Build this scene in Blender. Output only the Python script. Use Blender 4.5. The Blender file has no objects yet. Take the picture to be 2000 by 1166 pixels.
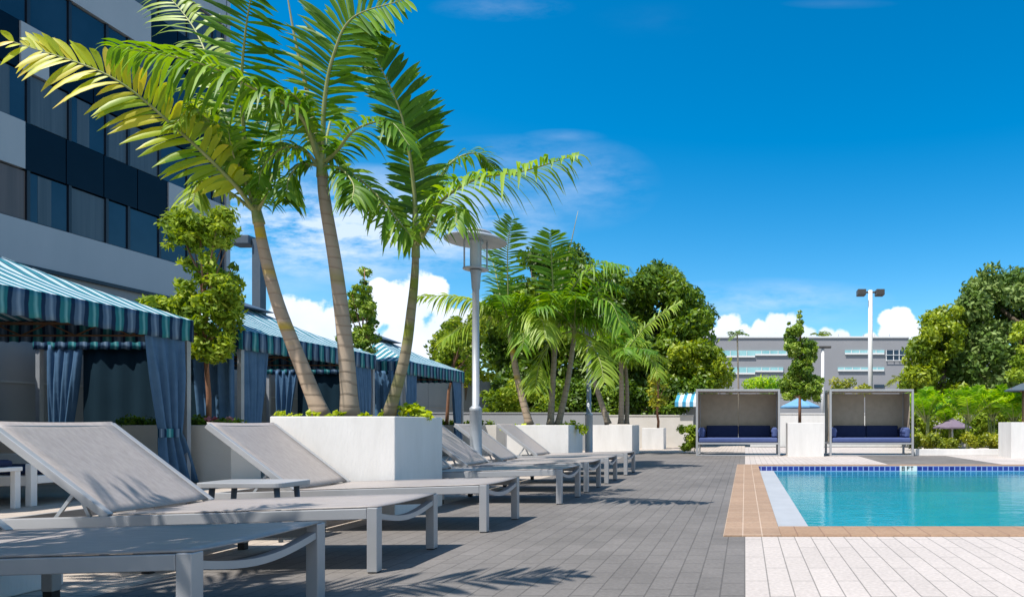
import bpy, bmesh, math, random
import numpy as np
from mathutils import Vector, Matrix, noise as mnoise
R = math.radians
rng = random.Random(7)
nrng = np.random.default_rng(11)
C = bpy.context.scene.collection
SC = bpy.context.scene

# ------------------------------------------------------------------ camera
F, CX, HZ, CH = 1295.0, 1455.0, 830.0, 0.8       # focal length and horizon of the photograph, in its own pixels
cam = bpy.data.cameras.new('camera'); camo = bpy.data.objects.new('camera', cam); C.objects.link(camo)
cam.sensor_fit = 'HORIZONTAL'; cam.sensor_width = 36.0; cam.lens = F / 2000 * 36.0
cam.shift_x = (1000 - CX) / 2000; cam.shift_y = (HZ - 583) / 2000
cam.clip_start = 0.05; cam.clip_end = 3000
camo.location = (0, 0, CH); camo.rotation_euler = (R(90), 0, 0)
SC.camera = camo

def P(px, py, Y):
    return Vector(((px - CX) * Y / F, Y, CH + (HZ - py) * Y / F))
def G(px, Y):
    return (px - CX) * Y / F

# ------------------------------------------------------------------ light
SUN_TO = Vector((-0.33, -0.40, 1.0)).normalized()
sun_el = math.asin(SUN_TO.z); sun_az = math.atan2(SUN_TO.x, SUN_TO.y)
sl = bpy.data.lights.new('sun', 'SUN'); slo = bpy.data.objects.new('sun', sl); C.objects.link(slo)
sl.energy = 5.0; sl.angle = R(0.5); sl.color = (1.0, 0.945, 0.875)
slo.rotation_euler = SUN_TO.to_track_quat('Z', 'Y').to_euler()
SC.view_settings.view_transform = 'Standard'; SC.view_settings.look = 'None'
SC.view_settings.exposure = 0.35; SC.view_settings.gamma = 1.0
SC.cycles.max_bounces = 8; SC.cycles.diffuse_bounces = 3; SC.cycles.transparent_max_bounces = 12
SC.cycles.caustics_reflective = False; SC.cycles.caustics_refractive = False
SC.cycles.sample_clamp_indirect = 6.0

def make_world():
    w = bpy.data.worlds.new('World'); SC.world = w; w.use_nodes = True
    nt = w.node_tree; N = nt.nodes; L = nt.links
    for n in list(N): N.remove(n)
    out = N.new('ShaderNodeOutputWorld'); bg = N.new('ShaderNodeBackground')
    L.new(bg.outputs[0], out.inputs[0])
    sky = N.new('ShaderNodeTexSky'); sky.sky_type = 'NISHITA'; sky.sun_disc = False
    sky.sun_elevation = sun_el; sky.sun_rotation = sun_az
    sky.air_density = 1.0; sky.dust_density = 0.4; sky.ozone_density = 2.2
    bg.inputs[1].default_value = 0.15
    def M(op, a, b=None, clamp=False):
        n = N.new('ShaderNodeMath'); n.operation = op; n.use_clamp = clamp
        for i, v in enumerate((a, b)):
            if v is None: continue
            if isinstance(v, (int, float)): n.inputs[i].default_value = v
            else: L.new(v, n.inputs[i])
        return n.outputs[0]
    tc = N.new('ShaderNodeTexCoord'); sp = N.new('ShaderNodeSeparateXYZ'); L.new(tc.outputs['Generated'], sp.inputs[0])
    X, Y, Z = sp.outputs
    ys = M('MAXIMUM', Y, 0.05)
    u = M('DIVIDE', X, ys); v = M('DIVIDE', Z, ys)
    def noise(scale, sx=1, sz=1, detail=6, rough=0.55, seed=0.0):
        cb = N.new('ShaderNodeCombineXYZ')
        L.new(M('MULTIPLY', u, sx), cb.inputs[0]); L.new(M('MULTIPLY', v, sz), cb.inputs[1]); cb.inputs[2].default_value = seed
        n = N.new('ShaderNodeTexNoise'); n.inputs['Scale'].default_value = scale; n.inputs['Detail'].default_value = detail
        n.inputs['Roughness'].default_value = rough; L.new(cb.outputs[0], n.inputs['Vector'])
        return n.outputs[0]
    n1 = noise(9, detail=8, rough=0.62); n2 = noise(30, detail=5, rough=0.6, seed=3.0); n0 = noise(4.5, detail=3, seed=9.0)
    # cumulus heads: (px, py, radius px) of directions in the sky
    puffs = [(560,620,42),(600,625,48),(650,640,48),(700,650,50),(720,620,40),(780,600,55),(820,585,52),(850,572,34),(880,650,70),(800,680,80),
             (620,690,70),(520,690,60),(940,640,60),(740,560,22),
             (1425,640,30),(1450,655,26),(1405,665,34),(1485,650,24),(1520,632,27),(1540,640,30),(1500,668,34),(1440,670,36),(1570,660,32),
             (1615,655,22),(1640,664,24),(1700,668,20),(1735,625,20),(1758,622,24),(1765,645,26),(1742,655,30),(1800,668,26),(1830,660,24),
             (1900,670,60),(300,700,90),(60,700,110)]
    field = None
    for px, py, r in puffs:
        du = M('SUBTRACT', u, (px - CX) / F); dv = M('SUBTRACT', v, (HZ - py) / F)
        d = M('SQRT', M('ADD', M('MULTIPLY', du, du), M('MULTIPLY', dv, dv)))
        f = M('SUBTRACT', 1.0, M('DIVIDE', d, r / F))
        field = f if field is None else M('MAXIMUM', field, f)
    fn = M('ADD', M('MULTIPLY', M('SUBTRACT', n1, 0.5), 1.5), M('MULTIPLY', M('SUBTRACT', n2, 0.5), 0.9))
    cum = M('ADD', field, fn)
    mr = N.new('ShaderNodeMapRange'); mr.interpolation_type = 'SMOOTHSTEP'; L.new(cum, mr.inputs[0])
    mr.inputs[1].default_value = -0.03; mr.inputs[2].default_value = 0.22
    cumm = mr.outputs[0]
    # thin high cloud
    def blob(px, py, rx, ry):
        du = M('DIVIDE', M('SUBTRACT', u, (px - CX) / F), rx / F); dv = M('DIVIDE', M('SUBTRACT', v, (HZ - py) / F), ry / F)
        d2 = M('ADD', M('MULTIPLY', du, du), M('MULTIPLY', dv, dv))
        return M('SUBTRACT', 1.0, M('SQRT', d2), True)
    wis = noise(5, sx=1.0, sz=3.2, detail=8, rough=0.62, seed=5.0); wis2 = noise(10, sx=1, sz=2.6, detail=7, rough=0.65, seed=15.0)
    st = None
    for b, k in ((blob(640, 440, 500, 125), 3.6), (blob(1110, 360, 190, 100), 0.55), (blob(1000, 310, 260, 50), 0.4), (blob(1500, 590, 260, 50), 1.0), (blob(980, 15, 150, 30), 0.3), (blob(1270, 40, 130, 40), 0.02), (blob(1100, 268, 90, 18), 0.25), (blob(1640, 8, 120, 12), 0.08), (blob(250, 500, 500, 200), 1.2)):
        t = M('MULTIPLY', b, k); st = t if st is None else M('MAXIMUM', st, t)
    stw = M('MULTIPLY', st, M('ADD', M('MULTIPLY', M('SUBTRACT', wis, 0.36), 2.2, False), M('MULTIPLY', M('SUBTRACT', wis2, 0.5), 1.2)), True)
    stw = M('MULTIPLY', stw, 0.85)
    # colours
    hs = N.new('ShaderNodeHueSaturation'); hs.inputs['Hue'].default_value = 0.492; hs.inputs['Saturation'].default_value = 1.53; hs.inputs['Value'].default_value = 0.95
    L.new(sky.outputs[0], hs.inputs['Color'])
    def mix(fac, a, b):
        n = N.new('ShaderNodeMix'); n.data_type = 'RGBA'
        L.new(fac, n.inputs[0])
        for i, s in ((6, a), (7, b)):
            if isinstance(s, tuple): n.inputs[i].default_value = s
            else: L.new(s, n.inputs[i])
        return n.outputs[2]
    # broken white cloud added over the unseen rear sky, for less blue fill
    nb = N.new('ShaderNodeTexNoise'); nb.inputs['Scale'].default_value = 2.2; nb.inputs['Detail'].default_value = 6; nb.inputs['Roughness'].default_value = 0.6
    L.new(tc.outputs['Generated'], nb.inputs['Vector'])
    back = N.new('ShaderNodeMapRange'); back.interpolation_type = 'SMOOTHSTEP'; L.new(Y, back.inputs[0]); back.inputs[1].default_value = 0.12; back.inputs[2].default_value = -0.35
    cov = M('MULTIPLY', M('SUBTRACT', nb.outputs[0], 0.33), 3.6, True); cov = M('MULTIPLY', cov, back.outputs[0]); cov = M('MULTIPLY', cov, 0.85)
    skyc = mix(cov, hs.outputs[0], (3.6, 3.75, 4.0, 1))
    col = mix(stw, skyc, (4.4, 5.1, 6.2, 1))
    # puff brightness: bluish grey belly, white heads
    sh = M('ADD', M('MULTIPLY', n0, 0.9), M('MULTIPLY', n1, 0.9)); sh = M('ADD', sh, M('MULTIPLY', v, 1.6)); sh = M('SUBTRACT', sh, 0.72, True)
    pc = mix(sh, (4.2, 4.9, 6.2, 1), (6.8, 7.0, 7.2, 1))
    col = mix(cumm, col, pc)
    L.new(col, bg.inputs[0])
make_world()

# ------------------------------------------------------------------ materials
def new_mat(name):
    m = bpy.data.materials.new(name); m.use_nodes = True
    nt = m.node_tree
    return m, nt.nodes, nt.links, nt.nodes['Principled BSDF']
def rgba(c): return (c[0], c[1], c[2], 1)
def mat(name, c1, c2=None, scale=6, rough=0.6, metal=0.0, bump=0.0, bscale=None, spec=0.5, coord='Object', stretch=(1,1,1), detail=5):
    m, N, L, B = new_mat(name)
    B.inputs['Roughness'].default_value = rough; B.inputs['Metallic'].default_value = metal
    B.inputs['Specular IOR Level'].default_value = spec
    tc = N.new('ShaderNodeTexCoord'); mp = N.new('ShaderNodeMapping'); mp.inputs['Scale'].default_value = stretch
    L.new(tc.outputs[coord], mp.inputs[0])
    n = N.new('ShaderNodeTexNoise'); n.inputs['Scale'].default_value = scale; n.inputs['Detail'].default_value = detail; n.inputs['Roughness'].default_value = 0.6
    L.new(mp.outputs[0], n.inputs['Vector'])
    r = N.new('ShaderNodeValToRGB'); r.color_ramp.elements[0].position = 0.32; r.color_ramp.elements[1].position = 0.68
    r.color_ramp.elements[0].color = rgba(c1); r.color_ramp.elements[1].color = rgba(c2 or c1)
    L.new(n.outputs[0], r.inputs[0]); L.new(r.outputs[0], B.inputs['Base Color'])
    if bump:
        n2 = N.new('ShaderNodeTexNoise'); n2.inputs['Scale'].default_value = bscale or scale * 4; n2.inputs['Detail'].default_value = 4
        L.new(mp.outputs[0], n2.inputs['Vector'])
        b = N.new('ShaderNodeBump'); b.inputs['Strength'].default_value = bump; b.inputs['Distance'].default_value = 0.02
        L.new(n2.outputs[0], b.inputs['Height']); L.new(b.outputs[0], B.inputs['Normal'])
    return m
def paver(name, c1, c2, cm, bw=0.24, rh=0.118, along_y=True, mort=0.004, stain=0.25, rough=0.75, offset=0.5, sx=0.0):
    m, N, L, B = new_mat(name)
    B.inputs['Roughness'].default_value = rough; B.inputs['Specular IOR Level'].default_value = 0.3
    tc = N.new('ShaderNodeTexCoord'); mp = N.new('ShaderNodeMapping')
    if along_y: mp.inputs['Rotation'].default_value = (0, 0, R(90))
    mp.inputs['Location'].default_value = (0, sx, 0)
    L.new(tc.outputs['Object'], mp.inputs[0])
    b = N.new('ShaderNodeTexBrick'); L.new(mp.outputs[0], b.inputs['Vector'])
    b.offset = offset
    b.inputs['Scale'].default_value = 1; b.inputs['Brick Width'].default_value = bw; b.inputs['Row Height'].default_value = rh
    b.inputs['Mortar Size'].default_value = mort; b.inputs['Mortar Smooth'].default_value = 0.2; b.inputs['Bias'].default_value = 0.0
    b.inputs['Color1'].default_value = rgba(c1); b.inputs['Color2'].default_value = rgba(c2); b.inputs['Mortar'].default_value = rgba(cm)
    n = N.new('ShaderNodeTexNoise'); n.inputs['Scale'].default_value = 0.9; n.inputs['Detail'].default_value = 8; n.inputs['Roughness'].default_value = 0.65
    L.new(tc.outputs['Object'], n.inputs['Vector'])
    n2 = N.new('ShaderNodeTexNoise'); n2.inputs['Scale'].default_value = 45; n2.inputs['Detail'].default_value = 3
    L.new(tc.outputs['Object'], n2.inputs['Vector'])
    mr = N.new('ShaderNodeMapRange'); L.new(n.outputs[0], mr.inputs[0]); mr.inputs[1].default_value = 0.3; mr.inputs[2].default_value = 0.7
    mr.inputs[3].default_value = 1 - stain; mr.inputs[4].default_value = 1 + stain * 0.5
    mr2 = N.new('ShaderNodeMapRange'); L.new(n2.outputs[0], mr2.inputs[0]); mr2.inputs[1].default_value = 0.25; mr2.inputs[2].default_value = 0.75
    mr2.inputs[3].default_value = 0.86; mr2.inputs[4].default_value = 1.12
    mu = N.new('ShaderNodeMath'); mu.operation = 'MULTIPLY'; L.new(mr.outputs[0], mu.inputs[0]); L.new(mr2.outputs[0], mu.inputs[1])
    vm = N.new('ShaderNodeVectorMath'); vm.operation = 'SCALE'; L.new(b.outputs['Color'], vm.inputs[0]); L.new(mu.outputs[0], vm.inputs['Scale'])
    L.new(vm.outputs[0], B.inputs['Base Color'])
    bp = N.new('ShaderNodeBump'); bp.inputs['Strength'].default_value = 0.5; bp.inputs['Distance'].default_value = 0.006
    inv = N.new('ShaderNodeMath'); inv.operation = 'SUBTRACT'; inv.inputs[0].default_value = 1.0; L.new(b.outputs['Fac'], inv.inputs[1])
    ad = N.new('ShaderNodeMath'); ad.operation = 'MULTIPLY_ADD'; L.new(n2.outputs[0], ad.inputs[0]); ad.inputs[1].default_value = 0.35; L.new(inv.outputs[0], ad.inputs[2])
    L.new(ad.outputs[0], bp.inputs['Height']); L.new(bp.outputs[0], B.inputs['Normal'])
    return m
def leafmat(name, dark, mid, light, trans=0.35, rough=0.45, spec=0.4):
    m, N, L, B = new_mat(name)
    at = N.new('ShaderNodeAttribute'); at.attribute_name = 'rnd'
    r = N.new('ShaderNodeValToRGB'); e = r.color_ramp.elements
    e[0].position = 0.0; e[0].color = rgba(dark); e[1].position = 1.0; e[1].color = rgba(light)
    k = e.new(0.5); k.color = rgba(mid)
    L.new(at.outputs['Fac'], r.inputs[0]); L.new(r.outputs[0], B.inputs['Base Color'])
    B.inputs['Roughness'].default_value = rough; B.inputs['Specular IOR Level'].default_value = spec
    tr = N.new('ShaderNodeBsdfTranslucent')
    hs = N.new('ShaderNodeHueSaturation'); hs.inputs['Hue'].default_value = 0.485; hs.inputs['Saturation'].default_value = 1.1; hs.inputs['Value'].default_value = 1.7
    L.new(r.outputs[0], hs.inputs['Color']); L.new(hs.outputs[0], tr.inputs[0])
    mx = N.new('ShaderNodeMixShader'); mx.inputs[0].default_value = trans
    L.new(B.outputs[0], mx.inputs[1]); L.new(tr.outputs[0], mx.inputs[2])
    L.new(mx.outputs[0], N['Material Output'].inputs[0])
    return m
def stripes(name, stops, period, axis='AUTO', rough=0.7, trans=0.0, wav=0.0):
    """woven fabric whose stripes repeat every `period` metres along the UV u axis"""
    m, N, L, B = new_mat(name)
    B.inputs['Roughness'].default_value = rough; B.inputs['Specular IOR Level'].default_value = 0.15
    uv = N.new('ShaderNodeUVMap'); uv.uv_map = 'UVMap'
    sp = N.new('ShaderNodeSeparateXYZ'); L.new(uv.outputs[0], sp.inputs[0])
    src = sp.outputs[0]
    if wav:
        s = N.new('ShaderNodeMath'); s.operation = 'SINE'; q = N.new('ShaderNodeMath'); q.operation = 'MULTIPLY'; q.inputs[1].default_value = 24
        L.new(sp.outputs[1], q.inputs[0]); L.new(q.outputs[0], s.inputs[0])
        a = N.new('ShaderNodeMath'); a.operation = 'MULTIPLY_ADD'; a.inputs[1].default_value = wav; L.new(s.outputs[0], a.inputs[0]); L.new(src, a.inputs[2]); src = a.outputs[0]
    d = N.new('ShaderNodeMath'); d.operation = 'DIVIDE'; d.inputs[1].default_value = period; L.new(src, d.inputs[0])
    f = N.new('ShaderNodeMath'); f.operation = 'FRACT'; L.new(d.outputs[0], f.inputs[0])
    r = N.new('ShaderNodeValToRGB'); cr = r.color_ramp
    cr.elements[0].position = stops[0][0]; cr.elements[0].color = rgba(stops[0][1])
    cr.elements[1].position = stops[-1][0]; cr.elements[1].color = rgba(stops[-1][1])
    for p_, c_ in stops[1:-1]:
        e = cr.elements.new(p_); e.color = rgba(c_)
    L.new(f.outputs[0], r.inputs[0]); L.new(r.outputs[0], B.inputs['Base Color'])
    n = N.new('ShaderNodeTexNoise'); n.inputs['Scale'].default_value = 7; tc = N.new('ShaderNodeTexCoord'); L.new(tc.outputs['Object'], n.inputs['Vector'])
    bp = N.new('ShaderNodeBump'); bp.inputs['Strength'].default_value = 0.25; bp.inputs['Distance'].default_value = 0.03
    L.new(n.outputs[0], bp.inputs['Height']); L.new(bp.outputs[0], B.inputs['Normal'])
    if trans:
        t = N.new('ShaderNodeBsdfTranslucent'); L.new(r.outputs[0], t.inputs[0])
        mx = N.new('ShaderNodeMixShader'); mx.inputs[0].default_value = trans
        L.new(B.outputs[0], mx.inputs[1]); L.new(t.outputs[0], mx.inputs[2]); L.new(mx.outputs[0], N['Material Output'].inputs[0])
    return m

M = {}
M['grey_paver'] = paver('grey_paver', (0.163,0.151,0.141), (0.186,0.172,0.161), (0.112,0.104,0.097), bw=0.24, stain=0.26)
M['white_paver'] = paver('white_paver', (0.47,0.422,0.388), (0.51,0.458,0.422), (0.24,0.22,0.2), bw=0.62, stain=0.1, mort=0.0035)
M['beige_paver'] = paver('beige_paver', (0.44,0.38,0.32), (0.50,0.43,0.37), (0.22,0.19,0.16), stain=0.14)
M['coping'] = paver('coping_brick', (0.32,0.215,0.145), (0.365,0.25,0.17), (0.50,0.38,0.29), bw=0.30, rh=0.14, mort=0.005, stain=0.15, offset=0.0, sx=0.016)
M['coping_x'] = paver('coping_brick_row', (0.32,0.205,0.13), (0.36,0.235,0.15), (0.25,0.15,0.10), bw=0.19, rh=0.3, along_y=False, mort=0.004, stain=0.15, offset=0.0)
M['asphalt'] = mat('asphalt', (0.16,0.16,0.155), (0.22,0.215,0.2), scale=3, rough=0.9, bump=0.2, bscale=90)
M['lawn'] = mat('lawn', (0.03,0.055,0.012), (0.06,0.09,0.02), scale=2, rough=0.9)
M['planter'] = mat('planter_plaster', (0.66,0.65,0.63), (0.76,0.75,0.735), scale=5, rough=0.65, bump=0.15, bscale=60, stretch=(1,1,0.22), detail=8)
M['planter_beige'] = mat('planter_beige_plaster', (0.58,0.55,0.50), (0.64,0.61,0.56), scale=2.2, rough=0.7, bump=0.12, bscale=60)
M['soil'] = mat('soil', (0.03,0.02,0.014), (0.06,0.04,0.03), scale=20, rough=0.95, bump=0.6)
M['silver'] = mat('silver_aluminium', (0.36,0.37,0.385), (0.42,0.425,0.44), scale=3, rough=0.38, metal=0.25, spec=0.5)
M['sling'] = mat('taupe_sling', (0.295,0.262,0.247), (0.375,0.338,0.32), scale=26, rough=0.42, bump=0.12, bscale=240, stretch=(0.35,2.2,1), spec=0.55)
M['black'] = mat('black_rubber', (0.012,0.012,0.013), rough=0.6)
M['steel'] = mat('galvanised_steel', (0.33,0.36,0.39), (0.40,0.425,0.45), scale=5, rough=0.5, metal=0.3)
M['glass_lamp'] = mat('lamp_glass', (0.42,0.48,0.50), (0.52,0.57,0.58), scale=8, rough=0.12)
M['darkmetal'] = mat('dark_bronze_metal', (0.055,0.05,0.05), (0.07,0.065,0.06), rough=0.5)
M['greymetal'] = mat('slate_grey_metal', (0.07,0.10,0.14), (0.085,0.115,0.15), rough=0.5)
M['whitepole'] = mat('white_painted_pole', (0.70,0.68,0.66), (0.78,0.76,0.74), scale=2, rough=0.5)
M['navy_cloth'] = mat('navy_curtain_cloth', (0.06,0.135,0.24), (0.085,0.17,0.29), scale=5, rough=0.8, bump=0.25, bscale=12, spec=0.15)
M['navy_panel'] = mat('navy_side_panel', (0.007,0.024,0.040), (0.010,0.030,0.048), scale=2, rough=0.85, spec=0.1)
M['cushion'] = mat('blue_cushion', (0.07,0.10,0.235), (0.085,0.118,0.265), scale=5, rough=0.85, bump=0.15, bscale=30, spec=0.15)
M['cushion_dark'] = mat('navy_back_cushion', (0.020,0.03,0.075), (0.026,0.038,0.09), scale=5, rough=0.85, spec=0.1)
M['mesh_taupe'] = mat('taupe_mesh_screen', (0.42,0.35,0.265), (0.50,0.42,0.32), scale=5, rough=0.8, bump=0.1, bscale=120, spec=0.15)
M['brown'] = mat('brown_timber', (0.22,0.12,0.06), (0.28,0.16,0.09), scale=8, rough=0.7, stretch=(1,1,6))
M['facade_white'] = mat('white_facade_panel', (0.40,0.43,0.46), (0.44,0.465,0.495), scale=0.8, rough=0.55, stretch=(1,1,0.3))
M['facade_navy'] = mat('navy_glass_panel', (0.003,0.010,0.022), (0.004,0.013,0.028), scale=0.6, rough=0.25, spec=0.12)
M['window'] = mat('blue_window_glass', (0.012,0.032,0.062), (0.02,0.05,0.09), scale=0.5, rough=0.08, spec=0.5)
M['curtain_win'] = mat('pale_window_curtain', (0.05,0.072,0.095), (0.085,0.112,0.138), scale=9, rough=0.4, stretch=(1,1,0.02), spec=0.5)
M['curtain_warm'] = mat('warm_window_curtain', (0.10,0.075,0.07), (0.15,0.11,0.10), scale=9, rough=0.35, stretch=(1,1,0.02), spec=0.5)
M['mullion'] = mat('dark_mullion', (0.012,0.02,0.035), rough=0.4)
M['fence_grey'] = mat('grey_siding', (0.27,0.285,0.30), (0.31,0.325,0.34), scale=1.2, rough=0.7)
M['grey_building'] = mat('grey_building_render', (0.27,0.275,0.295), (0.30,0.305,0.325), scale=0.3, rough=0.8)
M['aqua_glass'] = mat('aqua_window_band', (0.22,0.50,0.54), (0.36,0.64,0.67), scale=0.8, rough=0.25, stretch=(1,1,1))
M['white_trim'] = mat('white_trim', (0.72,0.73,0.73), (0.78,0.79,0.79), rough=0.5)
M['pool_tile'] = None
M['pool_floor'] = mat('pool_floor_plaster', (0.015,0.36,0.44), (0.03,0.48,0.55), scale=2.2, rough=0.6)
M['ledge'] = mat('pale_ledge_plaster', (0.35,0.365,0.385), (0.40,0.415,0.435), scale=3, rough=0.6)
M['letter'] = mat('black_letter_paint', (0.02,0.02,0.022), rough=0.6)
M['blue_canvas'] = mat('blue_canvas', (0.12,0.30,0.52), (0.16,0.36,0.58), scale=4, rough=0.8)
M['mauve'] = mat('mauve_canvas', (0.15,0.115,0.17), (0.19,0.145,0.21), scale=4, rough=0.85)
M['bark'] = mat('tree_bark', (0.10,0.075,0.055), (0.19,0.15,0.11), scale=9, rough=0.9, bump=0.5, stretch=(1,1,0.3))
M['red_bark'] = mat('red_brown_bark', (0.22,0.10,0.055), (0.32,0.17,0.10), scale=9, rough=0.9, bump=0.4, stretch=(1,1,0.3))
M['palm_leaf'] = leafmat('palm_leaf', (0.040,0.120,0.008), (0.105,0.245,0.012), (0.27,0.42,0.03), trans=0.32, rough=0.5, spec=0.35)
M['palm_yellow'] = leafmat('yellowing_palm_leaf', (0.14,0.28,0.010), (0.50,0.53,0.012), (0.66,0.47,0.07), trans=0.32, rough=0.45)
M['palm_light'] = leafmat('light_palm_leaf', (0.09,0.18,0.014), (0.18,0.30,0.022), (0.36,0.46,0.06), trans=0.35)
M['rachis'] = mat('palm_rachis', (0.20,0.25,0.07), (0.32,0.33,0.13), scale=6, rough=0.5)
M['spear'] = mat('palm_spear', (0.33,0.32,0.16), (0.42,0.40,0.22), scale=6, rough=0.5, stretch=(1,1,0.1))
M['ficus_leaf'] = leafmat('ficus_leaf', (0.08,0.15,0.010), (0.21,0.31,0.018), (0.44,0.52,0.07), trans=0.3, rough=0.6, spec=0.25)
M['dark_leaf'] = leafmat('dark_tree_leaf', (0.035,0.080,0.007), (0.095,0.185,0.012), (0.22,0.32,0.02), trans=0.25)
M['olive_leaf'] = leafmat('olive_tree_leaf', (0.07,0.13,0.007), (0.18,0.265,0.012), (0.36,0.42,0.025), trans=0.3)
M['right_leaf'] = leafmat('grey_green_leaf', (0.04,0.085,0.014), (0.10,0.18,0.025), (0.28,0.37,0.12), trans=0.25, rough=0.6, spec=0.25)
M['lime_leaf'] = leafmat('lime_leaf', (0.20,0.30,0.015), (0.40,0.50,0.02), (0.60,0.66,0.05), trans=0.3)
M['hedge_leaf'] = leafmat('hedge_leaf', (0.09,0.13,0.010), (0.22,0.27,0.016), (0.45,0.43,0.025), trans=0.28)
M['areca_leaf'] = leafmat('areca_leaf', (0.09,0.23,0.012), (0.20,0.42,0.02), (0.50,0.62,0.04), trans=0.4)
M['pink_flower'] = leafmat('pink_flower', (0.45,0.10,0.12), (0.6,0.2,0.22), (0.7,0.35,0.35), trans=0.2)
M['conifer_leaf'] = leafmat('narrow_tree_leaf', (0.06,0.13,0.012), (0.17,0.28,0.022), (0.38,0.48,0.08), trans=0.28)

def trunk_mat(name, base1, base2, ring, moss, moss_amt):
    m, N, L, B = new_mat(name)
    B.inputs['Roughness'].default_value = 0.75; B.inputs['Specular IOR Level'].default_value = 0.2
    tc = N.new('ShaderNodeTexCoord')
    def nz(scale, stretch, d=5):
        mp = N.new('ShaderNodeMapping'); mp.inputs['Scale'].default_value = stretch; L.new(tc.outputs['Object'], mp.inputs[0])
        n = N.new('ShaderNodeTexNoise'); n.inputs['Scale'].default_value = scale; n.inputs['Detail'].default_value = d; L.new(mp.outputs[0], n.inputs['Vector']); return n.outputs[0]
    def mix(f, a, b):
        n = N.new('ShaderNodeMix'); n.data_type = 'RGBA'; L.new(f, n.inputs[0])
        for i, s in ((6, a), (7, b)):
            if isinstance(s, tuple): n.inputs[i].default_value = rgba(s)
            else: L.new(s, n.inputs[i])
        return n.outputs[2]
    c = mix(nz(5, (1,1,2)), base1, base2)
    r = N.new('ShaderNodeValToRGB'); r.color_ramp.elements[0].position = 0.62 - moss_amt; r.color_ramp.elements[1].position = 0.72 - moss_amt
    L.new(nz(1.6, (0.5,0.5,1.7), 3), r.inputs[0]); c = mix(r.outputs[0], c, moss)
    sp = N.new('ShaderNodeSeparateXYZ'); L.new(tc.outputs['Object'], sp.inputs[0])
    md = N.new('ShaderNodeMath'); md.operation = 'MULTIPLY_ADD'; L.new(nz(2.0, (1,1,1), 2), md.inputs[0]); md.inputs[1].default_value = 0.22; L.new(sp.outputs[2], md.inputs[2])
    dv = N.new('ShaderNodeMath'); dv.operation = 'DIVIDE'; L.new(md.outputs[0], dv.inputs[0]); dv.inputs[1].default_value = 0.105
    fr = N.new('ShaderNodeMath'); fr.operation = 'FRACT'; L.new(dv.outputs[0], fr.inputs[0])
    r2 = N.new('ShaderNodeValToRGB'); r2.color_ramp.elements[0].position = 0.0; r2.color_ramp.elements[0].color = (1,1,1,1)
    r2.color_ramp.elements[1].position = 0.22; r2.color_ramp.elements[1].color = (0,0,0,1)
    L.new(fr.outputs[0], r2.inputs[0]); sc = N.new('ShaderNodeMath'); sc.operation = 'MULTIPLY'; L.new(nz(3.5, (1,1,0.6), 4), sc.inputs[1]); L.new(r2.outputs[0], sc.inputs[0])
    c = mix(sc.outputs[0], c, ring)
    L.new(c, B.inputs['Base Color'])
    bp = N.new('ShaderNodeBump'); bp.inputs['Strength'].default_value = 0.5; bp.inputs['Distance'].default_value = 0.01
    iv = N.new('ShaderNodeMath'); iv.operation = 'SUBTRACT'; iv.inputs[0].default_value = 1; L.new(r2.outputs[0], iv.inputs[1]); L.new(iv.outputs[0], bp.inputs['Height'])
    L.new(bp.outputs[0], B.inputs['Normal'])
    return m
M['trunk_yellow'] = trunk_mat('ringed_trunk_yellow', (0.36,0.27,0.19), (0.46,0.36,0.27), (0.20,0.15,0.11), (0.50,0.35,0.02), 0.10)
M['trunk_tan'] = trunk_mat('ringed_trunk_tan', (0.33,0.26,0.19), (0.43,0.35,0.27), (0.17,0.12,0.08), (0.30,0.27,0.08), 0.04)
M['trunk_olive'] = trunk_mat('ringed_trunk_olive', (0.22,0.19,0.12), (0.34,0.28,0.20), (0.12,0.10,0.06), (0.17,0.20,0.03), 0.16)
M['trunk_grey'] = trunk_mat('ringed_trunk_grey', (0.24,0.20,0.15), (0.36,0.31,0.24), (0.12,0.10,0.08), (0.30,0.27,0.08), 0.0)
teal=(0.025,0.20,0.235); pale=(0.20,0.47,0.50); nav=(0.010,0.034,0.085); slate=(0.085,0.155,0.25); pslate=(0.24,0.34,0.46)
M['valance'] = stripes('striped_valance_fabric', [(0,nav),(0.055,nav),(0.075,teal),(0.17,teal),(0.26,pale),(0.34,teal),(0.42,teal),(0.45,nav),(0.56,nav),(0.585,slate),(0.66,slate),(0.75,pslate),(0.83,slate),(0.91,slate),(0.94,nav),(1.0,nav)], 0.31, trans=0.15)
M['roofcloth'] = stripes('striped_roof_fabric', [(0,(0.02,0.09,0.15)),(0.10,(0.02,0.10,0.16)),(0.14,(0.05,0.25,0.31)),(0.42,(0.06,0.28,0.34)),(0.46,(0.02,0.10,0.16)),(0.54,(0.03,0.13,0.20)),(0.58,(0.55,0.68,0.73)),(0.96,(0.58,0.71,0.76)),(1.0,(0.3,0.45,0.52))], 0.155, trans=0.12)
M['awning'] = stripes('blue_white_awning_fabric', [(0,(0.07,0.32,0.52)),(0.48,(0.07,0.32,0.52)),(0.52,(0.75,0.8,0.82)),(1.0,(0.75,0.8,0.82))], 0.26)

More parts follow.
